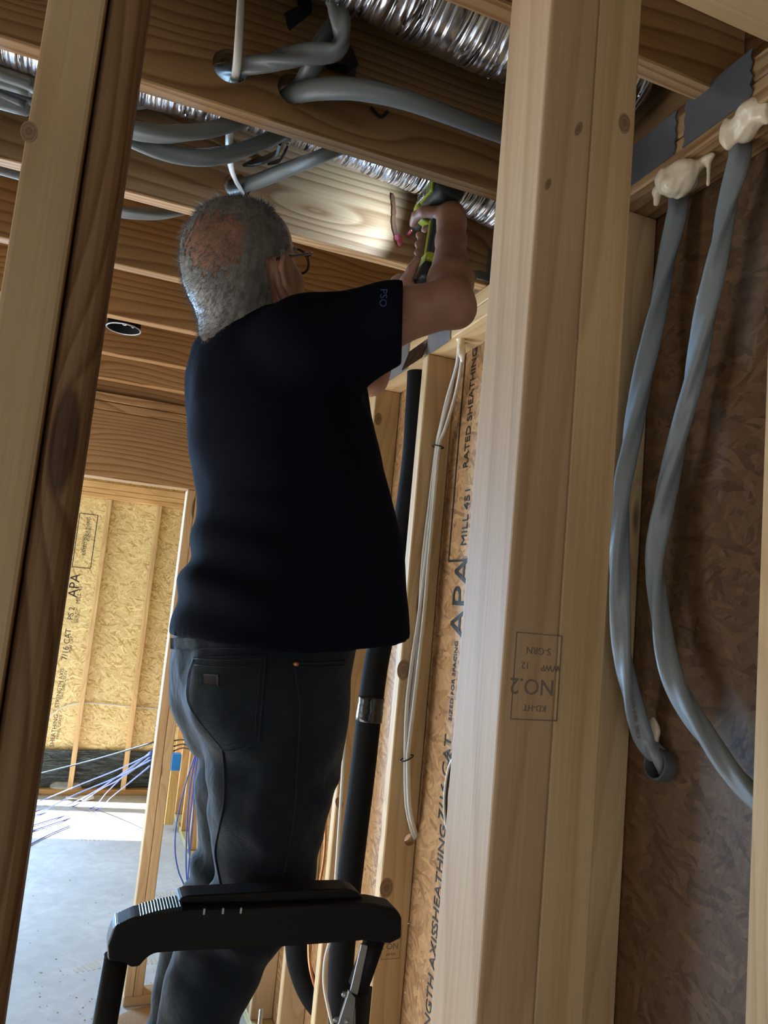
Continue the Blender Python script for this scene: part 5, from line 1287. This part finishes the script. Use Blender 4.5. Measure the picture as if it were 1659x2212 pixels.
# litter on the slab
q = P(140, 1712, Z=0)
G = Grid((q.x - 0.2, q.y - 0.2, -0.01), (q.x + 0.2, q.y + 0.2, 0.16), 0.008)
G.ell((q.x, q.y, 0.04), (0.13, 0.08, 0.05), None, 0.02); G.ell((q.x + 0.07, q.y + 0.02, 0.05), (0.06, 0.05, 0.05), None, 0.02)
xs = (G.lo[0] + G.h * np.arange(G.n[0]))[:, None, None]; ys = (G.lo[1] + G.h * np.arange(G.n[1]))[None, :, None]; zs = (G.lo[2] + G.h * np.arange(G.n[2]))[None, None, :]
G.D += (0.012 * wob3(xs, ys, zs, 60, 21)).astype(np.float32); G.D = np.maximum(G.D, 0.002 - zs).astype(np.float32)
tag(solid('plastic_bag', G, MAT['film'], None, 1), 'crumpled clear plastic bag at the foot of the far wall', 'bag')
for (a, b, ln, w, ang, lb) in ((172, 1728, 0.20, 0.10, 0.1, 'white paper scrap lying in front of the far wall'), (88, 1716, 0.08, 0.05, 0.6, 'small pale paper scrap at the left of the far wall'), (195, 1703, 0.07, 0.06, 0.2, 'small paper scrap beside the plastic bag')):
    q = P(a, b, Z=0)
    vs = []; fs = []
    for j in range(3):
        for i in range(7):
            u = (i / 6 - 0.5) * ln; v = (j / 2 - 0.5) * w
            vs.append((q.x + u * math.cos(ang) - v * math.sin(ang), q.y + u * math.sin(ang) + v * math.cos(ang), 0.004 + 0.02 * abs(math.sin(u * 14 + v * 9))))
    for j in range(2):
        for i in range(6): fs.append((j * 7 + i, j * 7 + i + 1, (j + 1) * 7 + i + 1, (j + 1) * 7 + i))
    nv = len(vs); vs += [(x, y, z - 0.003) for x, y, z in vs]; fs += [tuple(nv + k for k in reversed(f)) for f in fs]
    tag(mesh_obj('paper_scrap', vs, fs, MAT['paper'], None, True), lb, 'paper', 'paper scraps')
# dusty boot prints: rows of raised dust bars
dust = plain('dust', (0.50, 0.44, 0.36), 0.9)
for (a, b, ang, s_) in ((210, 1812, 0.2, 1.0), (360, 1932, 0.0, 0.8), (215, 2082, 0.5, 0.9), (345, 2074, 0.1, 0.8)):
    q = P(a, b, Z=0.0); bm = bmesh.new()
    for i in range(11):
        u = (i - 5) * 0.025 * s_; wv = 0.045 * (1 - (abs(i - 5.5) / 7) ** 2) * s_
        Mx = Matrix.Translation((q.x, q.y, 0.0006)) @ Matrix.Rotation(ang, 4, 'Z') @ Matrix.Translation((u, 0, 0))
        box_bm(0.011 * s_, wv * 2, 0.0010, 0, 1, bm, Mx)
    bm_obj('boot_print', bm, dust, floor)
# sawdust and chips
vs = []; fs = []
for _ in range(900):
    if random.random() < 0.55: x, y = random.gauss(0.45, 0.25), random.gauss(3.1, 0.35)
    else: x, y = random.uniform(-1.2, 0.78), random.uniform(2.2, 6.5)
    if x > 0.79: continue
    s_ = random.uniform(0.0015, 0.0045); a = random.uniform(0, 6.28); c, s2 = math.cos(a), math.sin(a)
    b0 = len(vs)
    for (u, v, w) in ((-1, -0.4, 0), (1, -0.4, 0), (1, 0.4, 0), (-1, 0.4, 0), (0, 0, 0.5)):
        vs.append((x + s_ * (u * c - v * s2), y + s_ * (u * s2 + v * c), 0.0008 + s_ * w))
    fs += [(b0, b0 + 1, b0 + 4), (b0 + 1, b0 + 2, b0 + 4), (b0 + 2, b0 + 3, b0 + 4), (b0 + 3, b0, b0 + 4), (b0 + 3, b0 + 2, b0 + 1, b0)]
tag(mesh_obj('wood_chips', vs, fs, MAT['chips'], None, False), 'scattered sawdust and wood chips on the slab', 'wood chips', kind='stuff')
# pile of brown sawdust against the sill
G = Grid((0.25, 3.02, -0.01), (0.80, 3.40, 0.05), 0.008)
G.ell((0.50, 3.26, 0.0), (0.22, 0.14, 0.018), None, 0.02); G.ell((0.64, 3.18, 0.0), (0.12, 0.10, 0.014), None, 0.02)
zs = (G.lo[2] + G.h * np.arange(G.n[2]))[None, None, :]
G.D = np.maximum(G.D, 0.0005 - zs + 0 * G.D).astype(np.float32)
tag(solid('sawdust_heap', G, plain('brown_sawdust', (0.30, 0.17, 0.08), 0.9, 0, 0.6, 120), None, 1), 'low brown sawdust heap against the doorway sill', 'sawdust')
# threaded rod standing near the bottom edge
q = P(565, 2180, Y=2.3)
tag(tube('threaded_rod', [Vector((q.x, q.y, 0.0)), Vector((q.x, q.y, q.z))], 0.006, MAT['steel'], None, 10, 2), 'thin upright steel rod right of the man\'s shin', 'rod')
